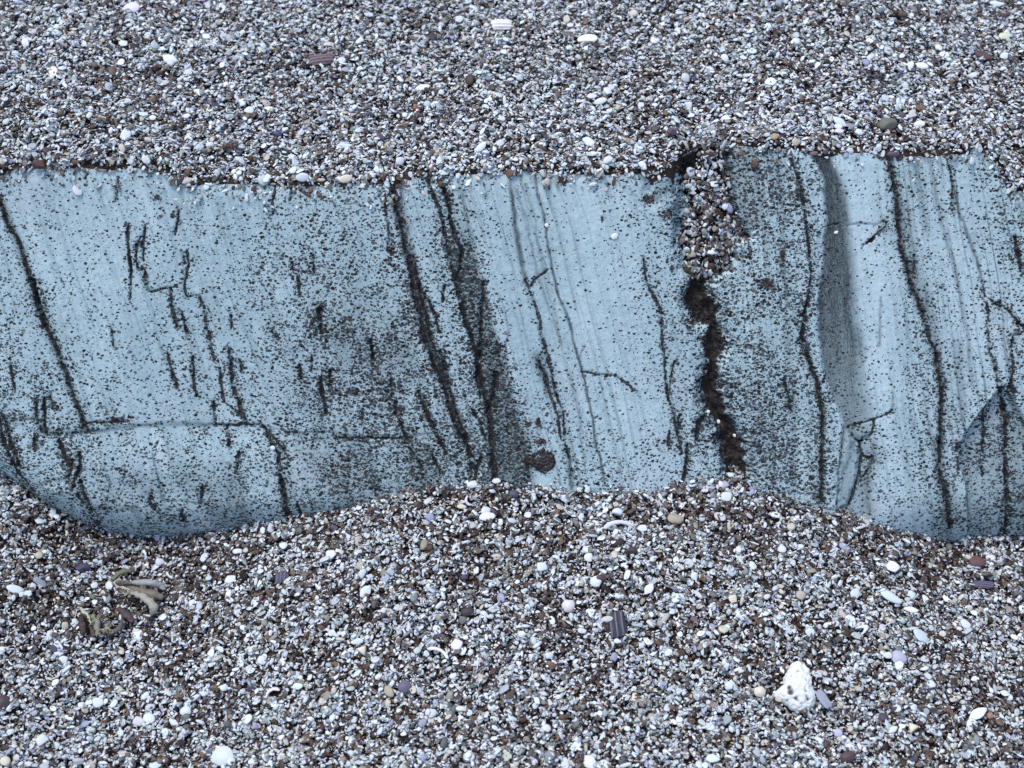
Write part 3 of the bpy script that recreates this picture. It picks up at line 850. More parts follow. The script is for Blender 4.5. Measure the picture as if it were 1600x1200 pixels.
def chip(rng, n=11, round_=.3, dome=.25, thick=.16, aspect=.75, rings=3, notch=0.0):
    """flat broken-shell fragment about 1 unit in half length: rounded or angular outline, two curved faces"""
    k = rng.integers(4, 7)
    ang = np.sort(rng.random(k) * 2 * np.pi + np.linspace(0, 2 * np.pi, k) * 1.0) % (2 * np.pi)
    th = np.linspace(0, 2 * np.pi, n, endpoint=False)
    # support function of a random polygon, blended with a circle
    r = np.full(n, 1.6)
    for q in np.linspace(0, 2 * np.pi, k, endpoint=False) + rng.normal(0, .28, k):
        c = np.cos(th - q); h = rng.uniform(.72, 1.0)
        r = np.where(c > .15, np.minimum(r, h / np.maximum(c, .15)), r)
    r = np.minimum(r, 1.25) * (1 - round_) + round_
    if notch:
        r = r * (1 - notch * np.exp(-((th - rng.random() * 6.28 + np.pi) % (2 * np.pi) - np.pi) ** 2 / .3))
    ox, oy = r * np.cos(th), r * np.sin(th) * aspect
    m = max(abs(ox).max(), abs(oy).max()); ox /= m; oy /= m
    verts = []; lev = [(1.0, 0.0)] + [((rings - i) / (rings + .0), 1) for i in range(1, rings)]
    V_ = []; F_ = []

    def dz(x, y):
        return dome * (1 - (x * x + y * y))
    top = [[] for _ in range(rings)]; bot = [[] for _ in range(rings)]
    prof_t = np.linspace(1, .42, rings) if rings > 2 else [1, .78]
    for i, s in enumerate(prof_t):
        off = thick * (0 if i == 0 else math.sqrt(max(0, 1 - (s) ** 2.2)) * .9 + .12)
        for j in range(n):
            x, y = ox[j] * s, oy[j] * s
            top[i].append(len(V_)); V_.append((x, y, dz(x, y) + off))
    ct = len(V_); V_.append((0, 0, dz(0, 0) + thick))
    for i in range(1, rings):
        s = prof_t[i]; off = thick * (math.sqrt(max(0, 1 - s ** 2.2)) * .9 + .12)
        for j in range(n):
            x, y = ox[j] * s, oy[j] * s
            bot[i].append(len(V_)); V_.append((x, y, dz(x, y) * .9 - off))
    cb = len(V_); V_.append((0, 0, dz(0, 0) * .9 - thick))
    bot[0] = top[0]
    for i in range(rings - 1):
        for j in range(n):
            j2 = (j + 1) % n
            F_.append((top[i][j], top[i][j2], top[i + 1][j2])); F_.append((top[i][j], top[i + 1][j2], top[i + 1][j]))
            F_.append((bot[i][j2], bot[i][j], bot[i + 1][j])); F_.append((bot[i][j2], bot[i + 1][j], bot[i + 1][j2]))
    for j in range(n):
        j2 = (j + 1) % n
        F_.append((top[-1][j], top[-1][j2], ct)); F_.append((bot[-1][j2], bot[-1][j], cb))
    return np.array(V_), np.array(F_, np.int32)


def lump(rng, base, amp, sx, sy, sz, cut=0):
    vv, ff = base
    p = vv.copy()
    for _ in range(5):
        q = rng.normal(size=3); q /= np.linalg.norm(q)
        p = p * (1 + amp * rng.normal() * np.sin(2.4 * (vv @ q) + rng.random() * 6)[:, None])
    for _ in range(cut):
        q = rng.normal(size=3); q /= np.linalg.norm(q)
        h = rng.uniform(.5, .8); e = p @ q - h
        p = p - np.where(e > 0, e, 0)[:, None] * q
    return p * np.array([sx, sy, sz]), ff


PR = np.random.default_rng(5)
PROTO = []
for i in range(12):
    PROTO.append(chip(PR, n=9, round_=PR.uniform(.05, .35), dome=PR.uniform(.04, .22), thick=PR.uniform(.065, .13), aspect=PR.uniform(.45, .85), rings=2))
for i in range(5):
    PROTO.append(chip(PR, n=9, round_=.3, dome=PR.uniform(.1, .3), thick=PR.uniform(.12, .2), aspect=PR.uniform(.26, .42), rings=2))
for i in range(8):
    PROTO.append(lump(PR, ICO1, .07, 1, PR.uniform(.6, .9), PR.uniform(.28, .5), 3))
for i in range(3):
    PROTO.append(lump(PR, ICO1, .10, 1, PR.uniform(.3, .45), PR.uniform(.25, .4), 2))
PTHICK = np.array([max(.10, .5 * (p[0][:, 2].max() - p[0][:, 2].min())) for p in PROTO])
grain_col = bpy.data.collections.new('grain_shapes')
for i, (vv, ff) in enumerate(PROTO):
    me = mesh_from('grain', vv, ff, M_GRAIN, smooth=i >= 17 and i % 2 == 0)
    grain_col.objects.link(bpy.data.objects.new('grain_%02d' % i, me))

PAL = np.array([(.60, .645, .665), (.50, .54, .56), (.67, .71, .72), (.36, .40, .42), (.20, .225, .24), (.50, .46, .38), (.27, .245, .195), (.14, .14, .13),
                (.145, .092, .060), (.078, .047, .035), (.055, .034, .027), (.31, .32, .44), (.080, .075, .11), (.11, .068, .070), (.52, .48, .47), (.10, .11, .105)])
PALW = np.array([.23, .18, .14, .08, .045, .075, .06, .035, .055, .095, .065, .022, .022, .012, .018, .018]); PALW /= PALW.sum()


def deposit(h, x0, y0, cell, gx, gy, rad, flat, thick, rng, tilt, block=None):
    """drop grains one by one on the height map h; returns heights and resting normals"""
    ny, nx = h.shape
    n = len(gx); gz = np.zeros(n); nrm = np.zeros((n, 3)); keep = np.ones(n, bool)
    disks = {}
    for k in range(2, 14):
        yy, xx = np.mgrid[-k:k + 1, -k:k + 1]
        d2 = (xx ** 2 + yy ** 2) / (k + .3) ** 2
        m = d2 <= 1
        disks[k] = (m, xx * m * cell, yy * m * cell, m.sum(), (xx[m] ** 2).sum() * cell * cell, np.sqrt(np.clip(1 - d2, 0, 1)))
    ii = ((gy - y0) / cell).astype(int); jj = ((gx - x0) / cell).astype(int)
    kk = np.clip(np.rint(rad / cell).astype(int), 2, 13)
    tn = rng.normal(0, 1, (n, 2)) * tilt[:, None]
    for s in range(n):
        k = kk[s]; i = ii[s]; j = jj[s]
        if i < k or j < k or i >= ny - k or j >= nx - k:
            keep[s] = False
            continue
        if block is not None and block[i, j]:
            keep[s] = False
            continue
        m, mx, my, cnt, q2, cap = disks[k]
        w = h[i - k:i + k + 1, j - k:j + k + 1]
        mean = (w * m).sum() / cnt
        sx = (w * mx).sum() / q2; sy = (w * my).sum() / q2
        sx = min(max(sx * .62 + tn[s, 0], -.75), .75); sy = min(max(sy * .62 + tn[s, 1], -.75), .75)
        resid = w - (mean + sx * mx + sy * my)
        z = mean + .42 * float((resid * m).max()) + thick[s] * .55
        gz[s] = z
        nrm[s] = (-sx, -sy, 1)
        new = z + sx * mx + sy * my + thick[s] * (cap - .35)
        np.copyto(w, np.maximum(w, new), where=m)
    nrm /= np.linalg.norm(nrm, axis=1, keepdims=True) + 1e-12
    return gz, nrm, keep


def grain_stats(n, rng, scale=1.0):
    size = np.clip(np.exp(rng.normal(math.log(.00122), .46, n)), .0006, .0040) * scale
    kind = np.where(rng.random(n) < .86, rng.integers(0, 17, n), rng.integers(17, 28, n))
    size = np.where(kind >= 17, np.minimum(size * .85, .0018), size)
    col = PAL[rng.choice(len(PAL), n, p=PALW)] * (1 + rng.normal(0, .09, (n, 1))) * (1 + rng.normal(0, .02, (n, 3)))
    lum = (kind >= 17) & (rng.random(n) < .35)
    col[lum] *= .55
    return size, kind, np.clip(col, .012, .88)


CELL = .0005
HX0, HY0, HX1, HY1 = -.46, -.36, .46, .62
NX, NY = int((HX1 - HX0) / CELL), int((HY1 - HY0) / CELL)
hx = HX0 + (np.arange(NX) + .5) * CELL; hy = HY0 + (np.arange(NY) + .5) * CELL
coarse = 6
CX, CY = np.meshgrid(hx[::coarse], hy[::coarse])
HM = np.repeat(np.repeat(ground_z(CX.ravel(), CY.ravel()).reshape(CX.shape), coarse, 0), coarse, 1)[:NY, :NX].copy()
BLOCK = np.zeros((NY, NX), bool)


def scatter(n, rng):
    x = rng.uniform(HX0 + .01, HX1 - .01, n); y = rng.uniform(HY0 + .01, HY1 - .01, n)
    z = ground_z(x, y)
    px, py = project(np.stack([x, y, z], -1))
    ok = (px > -110) & (px < 1710) & (py > -70) & (py < 1290)
    yc = np.interp(x, XS, YS); ye = np.interp(x, XE, YE)
    ok &= (y < yc + .038) | (y > ye - .0005 - rng.random(n) ** np.where((px > 255) & (px < 650), 3, 9) * .011)
    ok &= ~poly_in(px, py, [(1052, 254), (1066, 243), (1104, 226), (1103, 258), (1085, 272), (1068, 296)])
    lip = (y > yc + .038) & (y < ye)
    return x[ok], y[ok], lip[ok]


GR_P, GR_N, GR_S, GR_K, GR_C = [], [], [], [], []


def strew(n, rng, scale=1.0, block=None):
    x, y, lip = scatter(n, rng)
    s, k, c = grain_stats(len(x), rng, scale)
    th = s * PTHICK[k]
    # on the lip the grains lie on the rock's rounded rim, not in the hollow of the sheet
    il = np.nonzero(lip)[0]
    tilt = np.where(k < 17, .30, .26) * np.ones(len(x))
    z, nrm, keep = deposit(HM, HX0, HY0, CELL, x, y, s * .80, k < 17, th, rng, tilt, block)
    z[il] = np.interp(x[il], XE, ZE) - (np.interp(x[il], XE, YE) - y[il]) * 1.15 + .0006
    patch = fbm(x / .028 + 50, y / .020 + 50, 171, 3) - .5 + .16 * np.exp(-np.clip(np.interp(x, XS, YS) - y, 0, None) / .05) * (y < np.interp(x, XS, YS) + .02)  # random dark patches, plus shade at the rock foot put into grain colour
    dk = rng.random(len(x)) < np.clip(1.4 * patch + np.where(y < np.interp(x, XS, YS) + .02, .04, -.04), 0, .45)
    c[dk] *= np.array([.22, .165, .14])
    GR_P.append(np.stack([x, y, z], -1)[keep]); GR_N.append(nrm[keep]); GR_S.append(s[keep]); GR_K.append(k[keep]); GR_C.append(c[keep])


AREA = (HX1 - HX0) * (HY1 - HY0)
strew(int(AREA / 3.9e-6), RNG)

# ------------------------------------------------------------------ single shells, pebbles and scraps one can point at
W_ = (.59, .64, .66); LI = (.37, .375, .44); GY_ = (.42, .43, .45); CR = (.66, .60, .47); TA = (.36, .32, .24); BR = (.16, .085, .05)
MA = (.070, .046, .050); PU = (.075, .07, .105); OL = (.12, .125, .105); DK = (.045, .035, .04); SB_ = (.27, .30, .36); PK = (.62, .48, .50)
SINGLES = []


def S(kind, px, py, w, h, ang, col, name, cat, label):
    SINGLES.append((kind, px, py, w, h, ang, col, name, cat, label))


F = 'shell_fragment'; PB = 'pebble'
# --- lower gravel, left
S('pebble', 130, 887, 24, 14, 5, PU, PB, 'pebble', 'dark purple pebble above left of the dried crab claw')
S('oval', 24, 921, 29, 13, -8, W_, F, 'shell', 'long white oval shell piece at the left border, beside a smaller white chip')
S('rib', 62, 909, 26, 10, -25, SB_, F, 'shell', 'blue-grey striped shell sliver just right of the long white oval piece')
S('chip', 44, 927, 13, 11, 10, W_, F, 'shell', 'small white shell chip right of the long white oval piece at the left border')
S('fan', 348, 1181, 30, 38, 78, W_, 'fan_shell', 'shell', 'large white fan-shaped shell at the lower left, by the bottom of the picture')
S('chip', 152, 1098, 20, 19, 30, W_, F, 'shell', 'broad white shell chip, largest in the gravel well below the crab claw')
S('chip', 65, 1156, 18, 21, -30, W_, F, 'shell', 'white wedge of shell near the bottom left corner')
S('chip', 217, 1128, 17, 24, 80, (.55, .54, .54), F, 'shell', 'grey-white shell plate leaning beside a rounder white one, lower left')
S('oval', 233, 1122, 15, 20, 70, W_, F, 'shell', 'rounded white shell piece touching a grey-white plate, lower left')
S('fan', 290, 1111, 16, 18, 70, W_, F, 'shell', 'white rounded shell piece above the large white fan shell')
S('dome', 5, 1097, 22, 26, 80, MA, F, 'shell', 'mauve shell cut by the left border')
S('chip', 242, 1196, 22, 14, 20, W_, F, 'shell', 'white shell cut by the bottom border, left of the fan shell')
S('chip', 98, 1031, 16, 15, 40, (.6, .64, .66), F, 'shell', 'bluish white shell chip below the weed scraps')
S('chip', 360, 905, 20, 13, 10, (.62, .65, .68), F, 'shell', 'pale flat shell chip right of the crab claw under the rock')
S('chip', 371, 861, 16, 9, 0, W_, F, 'shell', 'white flat chip lying close under the rock foot at left')
S('pebble', 122, 1190, 18, 12, 10, GY_, PB, 'pebble', 'smooth grey pebble at the bottom left border')
S('pebble', 8, 1190, 16, 16, 0, CR, PB, 'pebble', 'cream pebble in the bottom left corner')
S('rib', 440, 902, 21, 23, 90, (.06, .05, .09), 'mussel_fragment', 'shell', 'dark purple striped square mussel fragment below the rock')
# --- lower gravel, middle
S('leaf', 571, 924, 25, 16, 50, W_, F, 'shell', 'white leaf-shaped shell standing at a slant below the rock')
S('oval', 558, 1002, 21, 10, 4, W_, F, 'shell', 'white oblong chip resting above a tan triangular stone')
S('wedge', 566, 1016, 20, 17, -30, CR, PB, 'pebble', 'tan triangular stone under a white oblong chip')
S('chip', 713, 1007, 20, 19, 60, (.70, .68, .76), F, 'shell', 'lilac-white wedge of shell in the lower middle gravel')
S('pebble', 607, 1080, 23, 14, -38, TA, PB, 'pebble', 'smooth tan pebble below the lower middle of the gravel')
S('fan', 675, 1114, 16, 14, 20, W_, F, 'shell', 'white rounded chip right of a purple shell arch, near the bottom')
S('leaf', 519, 1121, 16, 9, 78, W_, F, 'shell', 'narrow white upright shell sliver near the bottom middle left')
S('curve', 425, 1083, 26, 14, 30, (.74, .66, .68), F, 'shell', 'pinkish white curled shell piece in the lower left middle')
S('chip', 443, 853, 15, 12, 0, W_, F, 'shell', 'white chip just below the rock foot, above the striped mussel fragment')
S('pebble', 730, 956, 22, 14, 5, DK, PB, 'pebble', 'almost black pebble in the lower gravel left of the middle')
S('curve', 685, 1020, 38, 14, -25, (.74, .72, .72), F, 'shell', 'white arched shell rim half buried left of the lilac-white wedge')
S('dome', 632, 1073, 22, 20, 20, (.13, .115, .165), F, 'shell', 'purple shell arch beside the smooth tan pebble')
S('chip', 660, 1130, 18, 13, 40, SB_, F, 'shell', 'slate-blue shell sliver left of a white rounded chip, near the bottom')
S('pebble', 720, 1108, 10, 18, 80, (.6, .58, .5), PB, 'pebble', 'pale upright pebble near the bottom right of the middle')
S('chip', 464, 1072, 12, 22, 85, W_, F, 'shell', 'thin upright white shell flake right of the curled pinkish piece')
S('oval', 762, 807, 27, 13, 6, (.74, .74, .76), F, 'shell', 'long white oval shell piece just below the rock foot, under a square white chip')
S('chip', 759, 797, 18, 13, 0, W_, F, 'shell', 'square white chip touching the long white oval piece')
S('oval', 738, 757, 17, 11, 8, W_, F, 'shell', 'white oval chip leaning against the rock foot beside the dark vein')
S('pebble', 803, 772, 17, 16, 40, PU, PB, 'pebble', 'dark violet stone at the rock foot below the lichen patch')
S('oval', 722, 791, 16, 8, 0, CR, F, 'shell', 'cream oblong chip left of the square white chip')
S('curve', 733, 783, 18, 14, 120, (.60, .58, .68), F, 'shell', 'lilac curled shell piece above the cream oblong chip')
S('chip', 517, 866, 18, 16, 20, (.62, .64, .66), F, 'shell', 'pale grey shell plate below the rock, right of a white chip')
# --- lower gravel, right of middle
S('dome', 888, 947, 21, 21, 100, (.64, .61, .62), 'limpet_shell', 'shell', 'round pinkish white limpet shell left of the black ribbed mussel')
S('mussel', 965, 975, 44, 28, 96, (.03, .028, .05), 'mussel_fragment', 'shell', 'black mussel fragment with pale ribs in the lower gravel')
S('oval', 949, 967, 18, 9, 5, (.50, .50, .48), F, 'shell', 'grey oval flake lying on the upper left of the black ribbed mussel')
S('leaf', 1014, 920, 22, 13, 50, (.70, .69, .78), F, 'shell', 'bluish white slanting shell above right of the ribbed mussel')
S('oval', 1085, 900, 13, 12, 60, W_, F, 'shell', 'round white shell in the right middle of the lower gravel')
S('rib', 1145, 935, 13, 13, 10, CR, F, 'shell', 'small cream ridged square shell left of the white rounded bead')
S('dome', 1187, 1081, 19, 17, 0, CR, F, 'shell', 'cream rounded shell left of the porous white stone')
S('oval', 854, 1138, 14, 13, 0, W_, F, 'shell', 'round white shell piece low in the middle gravel')
S('fan', 920, 871, 15, 14, -60, (.66, .67, .62), F, 'shell', 'pale fan chip below the long ridged shell')
S('chip', 847, 885, 15, 18, 100, W_, F, 'shell', 'upright white chip left of the pale fan chip')
S('chip', 1113, 1185, 14, 26, 85, W_, F, 'shell', 'tall white shell piece at the bottom border right of the middle')
S('fan', 920, 1190, 20, 26, 60, (.72, .74, .78), F, 'shell', 'bluish white shell at the bottom border in the middle')
S('pebble', 862, 1040, 12, 12, 0, BR, PB, 'pebble', 'rust brown round pebble low in the middle gravel')
S('pebble', 1055, 810, 27, 18, -15, TA, PB, 'pebble', 'olive-tan angular stone below the rock foot near the crack')
S('curve', 967, 822, 52, 18, 5, (.66, .67, .68), F, 'shell', 'long pale ridged shell rim half buried below the rock')
S('chip', 1003, 826, 18, 12, 0, W_, F, 'shell', 'white chip at the right end of the long ridged shell rim')
S('chip', 1135, 776, 19, 16, 0, W_, F, 'shell', 'white flat chip below the foot of the crack')
S('chip', 1132, 757, 14, 12, 20, LI, F, 'shell', 'lilac chip between the crack foot and a white flat chip')
S('oval', 1142, 741, 9, 12, 80, W_, F, 'shell', 'white bead-like chip standing in the mouth of the crack foot')
S('oval', 965, 1002, 12, 9, 0, W_, F, 'shell', 'round white bead right under the black ribbed mussel')
S('pebble', 965, 800, 18, 12, 0, W_, F, 'shell', 'white rounded chip above the long ridged shell rim')
S('pebble', 985, 860, 22, 12, 0, DK, PB, 'pebble', 'blackish flat stone below the long ridged shell rim')
S('pebble', 940, 903, 18, 11, 0, MA, PB, 'pebble', 'dark maroon flat stone above the black ribbed mussel')
# --- lower gravel, right
S('porous', 1247, 1074, 80, 74, 82, (.70, .70, .68), 'porous_stone', 'stone', 'large white porous stone with dark holes in the lower right gravel')
S('rib', 1287, 1092, 34, 15, -58, SB_, F, 'shell', 'grey-blue ribbed shell splinter right of the porous white stone')
S('oval', 1393, 932, 36, 16, -20, W_, F, 'shell', 'long white bean-shaped shell on the right, largest white one there')
S('oval', 1336, 927, 16, 17, 0, W_, F, 'shell', 'white squarish shell left of the long white bean-shaped one')
S('fan', 1405, 1027, 25, 21, -20, (.42, .41, .50), F, 'shell', 'lilac rounded shell in the lower right gravel')
S('chip', 1387, 1024, 10, 15, 100, W_, F, 'shell', 'white chip against the left edge of the lilac rounded shell')
S('stone', 1525, 877, 34, 18, 0, (.14, .075, .08), PB, 'pebble', 'rough maroon stone close under the rock foot at far right')
S('rib', 1536, 913, 36, 12, -8, (.07, .06, .12), 'mussel_fragment', 'shell', 'dark blue-violet mussel sliver below the rough maroon stone')
S('leaf', 1528, 1115, 36, 15, 28, (.74, .75, .78), F, 'shell', 'white pointed shell with a rusty neighbour, near the lower right corner')
S('pebble', 1546, 1119, 14, 12, 40, (.34, .19, .12), PB, 'pebble', 'rust-orange pebble at the tip of the white pointed shell')
S('dome', 1325, 1183, 18, 26, 110, (.075, .045, .05), 'mussel_fragment', 'shell', 'brown-purple mussel shell near the bottom right border')
S('chip', 1299, 946, 14, 10, 0, LI, F, 'shell', 'violet chip left of the white squarish shell')
S('chip', 1265, 988, 17, 17, 120, W_, F, 'shell', 'white chip above the porous white stone')
S('chip', 1424, 953, 26, 11, -10, (.74, .76, .78), F, 'shell', 'white flat chip right below the long white bean-shaped shell')
S('chip', 1440, 995, 32, 17, -20, W_, F, 'shell', 'broad white shell plate above the lilac rounded shell')
S('oval', 1309, 1145, 15, 13, 0, (.45, .43, .55), F, 'shell', 'greyish lilac bead below the porous white stone')
S('wedge', 1426, 1137, 19, 17, 40, CR, PB, 'pebble', 'cream angular stone in the lower right, below the lilac shell')
S('leaf', 1570, 1083, 15, 9, -30, W_, F, 'shell', 'white oblong chip at the far right above the pointed shell')
S('chip', 1395, 1140, 10, 20, -60, W_, F, 'shell', 'white upright splinter left of the cream angular stone')
S('pebble', 1380, 1120, 17, 13, 0, (.07, .06, .08), PB, 'pebble', 'dark pebble above the white upright splinter, lower right')
S('oval', 1428, 1105, 12, 11, 0, W_, F, 'shell', 'right one of two white beads in the lower right gravel')
S('oval', 1401, 1107, 11, 15, 80, W_, F, 'shell', 'left one of two white beads in the lower right gravel')
S('curve', 1345, 985, 14, 28, -60, (.62, .64, .66), F, 'shell', 'curved pale shell flake left of the broad white plate')
S('chip', 1508, 975, 16, 18, 100, W_, F, 'shell', 'white upright chip in the right gravel below the mussel sliver')
S('chip', 1395, 885, 22, 18, -30, (.72, .74, .78), F, 'shell', 'bluish white plate close under the rock foot at right')
S('oval', 1222, 858, 13, 13, 40, W_, F, 'shell', 'white slanted bead on the slope right of the crack foot')
S('pebble', 1236, 823, 14, 13, 0, (.50, .50, .42), PB, 'pebble', 'khaki pebble on the slope right of the crack foot')
# --- upper gravel
S('oval', 205, 13, 26, 17, 25, (.70, .66, .74), F, 'shell', 'lilac-white shell at the top border, upper left')
S('chip', 265, 93, 28, 16, -10, (.76, .78, .76), F, 'shell', 'pale cluster-like shell plate in the upper left gravel')
S('stone', 62, 257, 25, 14, 0, (.075, .035, .038), PB, 'pebble', 'dark maroon pebble at the rock rim, far left')
S('pebble', 73, 236, 16, 11, 10, (.07, .04, .055), PB, 'pebble', 'small dark plum pebble above the maroon one at the rim')
S('oval', 228, 250, 15, 11, -40, W_, F, 'shell', 'white oval chip on the rock rim at left')
S('chip', 390, 172, 15, 15, 40, W_, F, 'shell', 'white chip in the upper gravel, left of the middle')
S('dome', 328, 227, 14, 11, 0, W_, F, 'shell', 'white domed chip in the upper gravel above the sagging rim')
S('rib', 502, 92, 44, 17, 8, (.13, .085, .095), 'mussel_fragment', 'shell', 'maroon striped shell in the upper gravel')
S('rib', 784, 38, 36, 17, 0, (.76, .74, .70), 'ribbed_shell', 'shell', 'white ribbed shell near the top border')
S('chip', 533, 94, 16, 10, 15, W_, F, 'shell', 'white chip at the right end of the maroon striped shell')
S('leaf', 751, 230, 26, 11, 45, W_, F, 'shell', 'white slanting shell sliver above the rim in the middle')
S('pebble', 433, 210, 15, 11, 0, (.06, .055, .12), PB, 'pebble', 'dark blue pebble in the upper gravel left of the middle')
S('oval', 538, 228, 26, 8, 6, W_, F, 'shell', 'thin white oblong chip above the rim, left of the middle')
S('pebble', 676, 57, 14, 12, 0, DK, PB, 'pebble', 'blackish pebble near the top, left of the white ribbed shell')
S('oval', 472, 277, 21, 14, 0, W_, F, 'shell', 'white oval chip on the rim where the gravel sags lowest')
S('oval', 540, 279, 22, 13, 10, CR, F, 'shell', 'cream oval chip on the rim left of the broad dark vein')
S('pebble', 650, 167, 10, 8, 20, (.26, .10, .05), PB, 'pebble', 'small rusty pebble in the upper middle gravel')
S('chip', 660, 137, 26, 11, 10, (.74, .76, .78), F, 'shell', 'pale flat chip in the upper middle gravel')
S('oval', 918, 61, 32, 14, 5, (.82, .80, .62), F, 'shell', 'white shell with a yellowish tint near the top, right of the middle')
S('oval', 938, 158, 21, 10, 15, W_, F, 'shell', 'white oval chip in the upper gravel, right of the middle')
S('chip', 920, 222, 26, 13, -35, W_, F, 'shell', 'white slanting plate above the rim, right of the middle')
S('chip', 950, 250, 18, 12, 25, W_, F, 'shell', 'white chip close to the rim, right of the middle')
S('pebble', 1050, 206, 16, 13, 20, (.08, .06, .09), PB, 'pebble', 'dark plum stone above the head of the crack')
S('rod', 967, 203, 22, 6, -52, (.34, .36, .40), F, 'shell', 'grey needle-like splinter above the rim')
S('chip', 1076, 164, 15, 12, 0, W_, F, 'shell', 'white rounded chip above the dark plum stone')
S('oval', 1133, 90, 14, 11, -20, W_, F, 'shell', 'white bead in the upper gravel above the crack')
S('oval', 925, 150, 16, 8, 0, (.62, .60, .72), F, 'shell', 'lilac chip next to a white oval in the upper gravel')
S('stone', 1387, 193, 30, 20, 0, OL, PB, 'pebble', 'dark olive pebble above the right rock block')
S('pebble', 1408, 180, 15, 10, 0, (.08, .06, .07), PB, 'pebble', 'blackish stone touching the dark olive pebble')
S('leaf', 1312, 190, 26, 12, -35, W_, F, 'shell', 'white pointed shell left of the dark olive pebble')
S('oval', 1258, 184, 18, 9, 0, (.46, .44, .60), F, 'shell', 'lilac oval chip above the slate band')
S('chip', 1312, 205, 17, 8, 0, (.62, .60, .74), F, 'shell', 'pale violet chip below the white pointed shell')
S('dome', 1436, 194, 18, 11, 0, (.78, .76, .66), F, 'shell', 'cream-white domed chip right of the dark olive pebble')
S('oval', 1568, 56, 20, 10, 0, (.60, .62, .42), F, 'shell', 'yellowish green oval chip at the upper right')
S('chip', 1556, 6, 28, 11, -15, W_, F, 'shell', 'white plate at the top border, upper right corner')
S('oval', 1569, 88, 13, 11, 0, W_, F, 'shell', 'round white bead near the right border, upper gravel')
S('oval', 1440, 102, 24, 10, 0, (.78, .78, .70), F, 'shell', 'cream-white oblong chip in the upper right gravel')
S('chip', 1519, 118, 20, 9, 8, W_, F, 'shell', 'white flat chip in the upper right gravel')
S('ring', 1533, 208, 12, 10, 0, (.60, .60, .62), 'ring_shell', 'shell', 'small ring of worn shell above the right end of the rim')
S('pebble', 1395, 241, 22, 9, 0, (.09, .06, .10), PB, 'pebble', 'dark violet sliver of stone on the rim of the right block')
S('oval', 1328, 236, 11, 10, -30, W_, F, 'shell', 'white bead on the rim just right of the slate band')
S('chip', 1373, 233, 11, 10, -50, W_, F, 'shell', 'white chip on the rim left of the dark violet sliver')
S('stone', 1410, 22, 18, 12, 30, (.11, .075, .05), PB, 'pebble', 'brown stone near the top border at right')
S('pebble', 1536, 86, 28, 11, -15, (.09, .05, .055), PB, 'pebble', 'dark oblong stone left of the round white bead')
S('pebble', 1210, 214, 14, 10, 20, (.36, .26, .15), PB, 'pebble', 'ochre pebble on the rim at the left of the right block')
S('dome', 1237, 192, 11, 9, 0, W_, F, 'shell', 'round white bead left of the lilac oval chip')

print('singles', len(SINGLES))


def swept(pts, radii, n=8, flat=1.0):
    """tube along pts with given radii (local units)"""
    pts = np.array(pts, float); m = len(pts); V_ = []; F_ = []
    for i in range(m):
        t = pts[min(i + 1, m - 1)] - pts[max(i - 1, 0)]; t /= np.linalg.norm(t)
        sd_ = np.cross(t, [0, 0, 1]); sd_ /= np.linalg.norm(sd_) + 1e-9; up_ = np.cross(sd_, t)
        for j in range(n):
            q = 2 * np.pi * j / n
            V_.append(pts[i] + radii[i] * (math.cos(q) * sd_ + flat * math.sin(q) * up_))
    for i in range(m - 1):
        for j in range(n):
            j2 = (j + 1) % n
            F_.append((i * n + j, i * n + j2, (i + 1) * n + j2)); F_.append((i * n + j, (i + 1) * n + j2, (i + 1) * n + j))
    for e in (0, m - 1):
        c = len(V_); V_.append(pts[e])
        for j in range(n):
            j2 = (j + 1) % n
            F_.append((e * n + j2, e * n + j, c) if e == 0 else (e * n + j, e * n + j2, c))
    return np.array(V_), np.array(F_, np.int32)


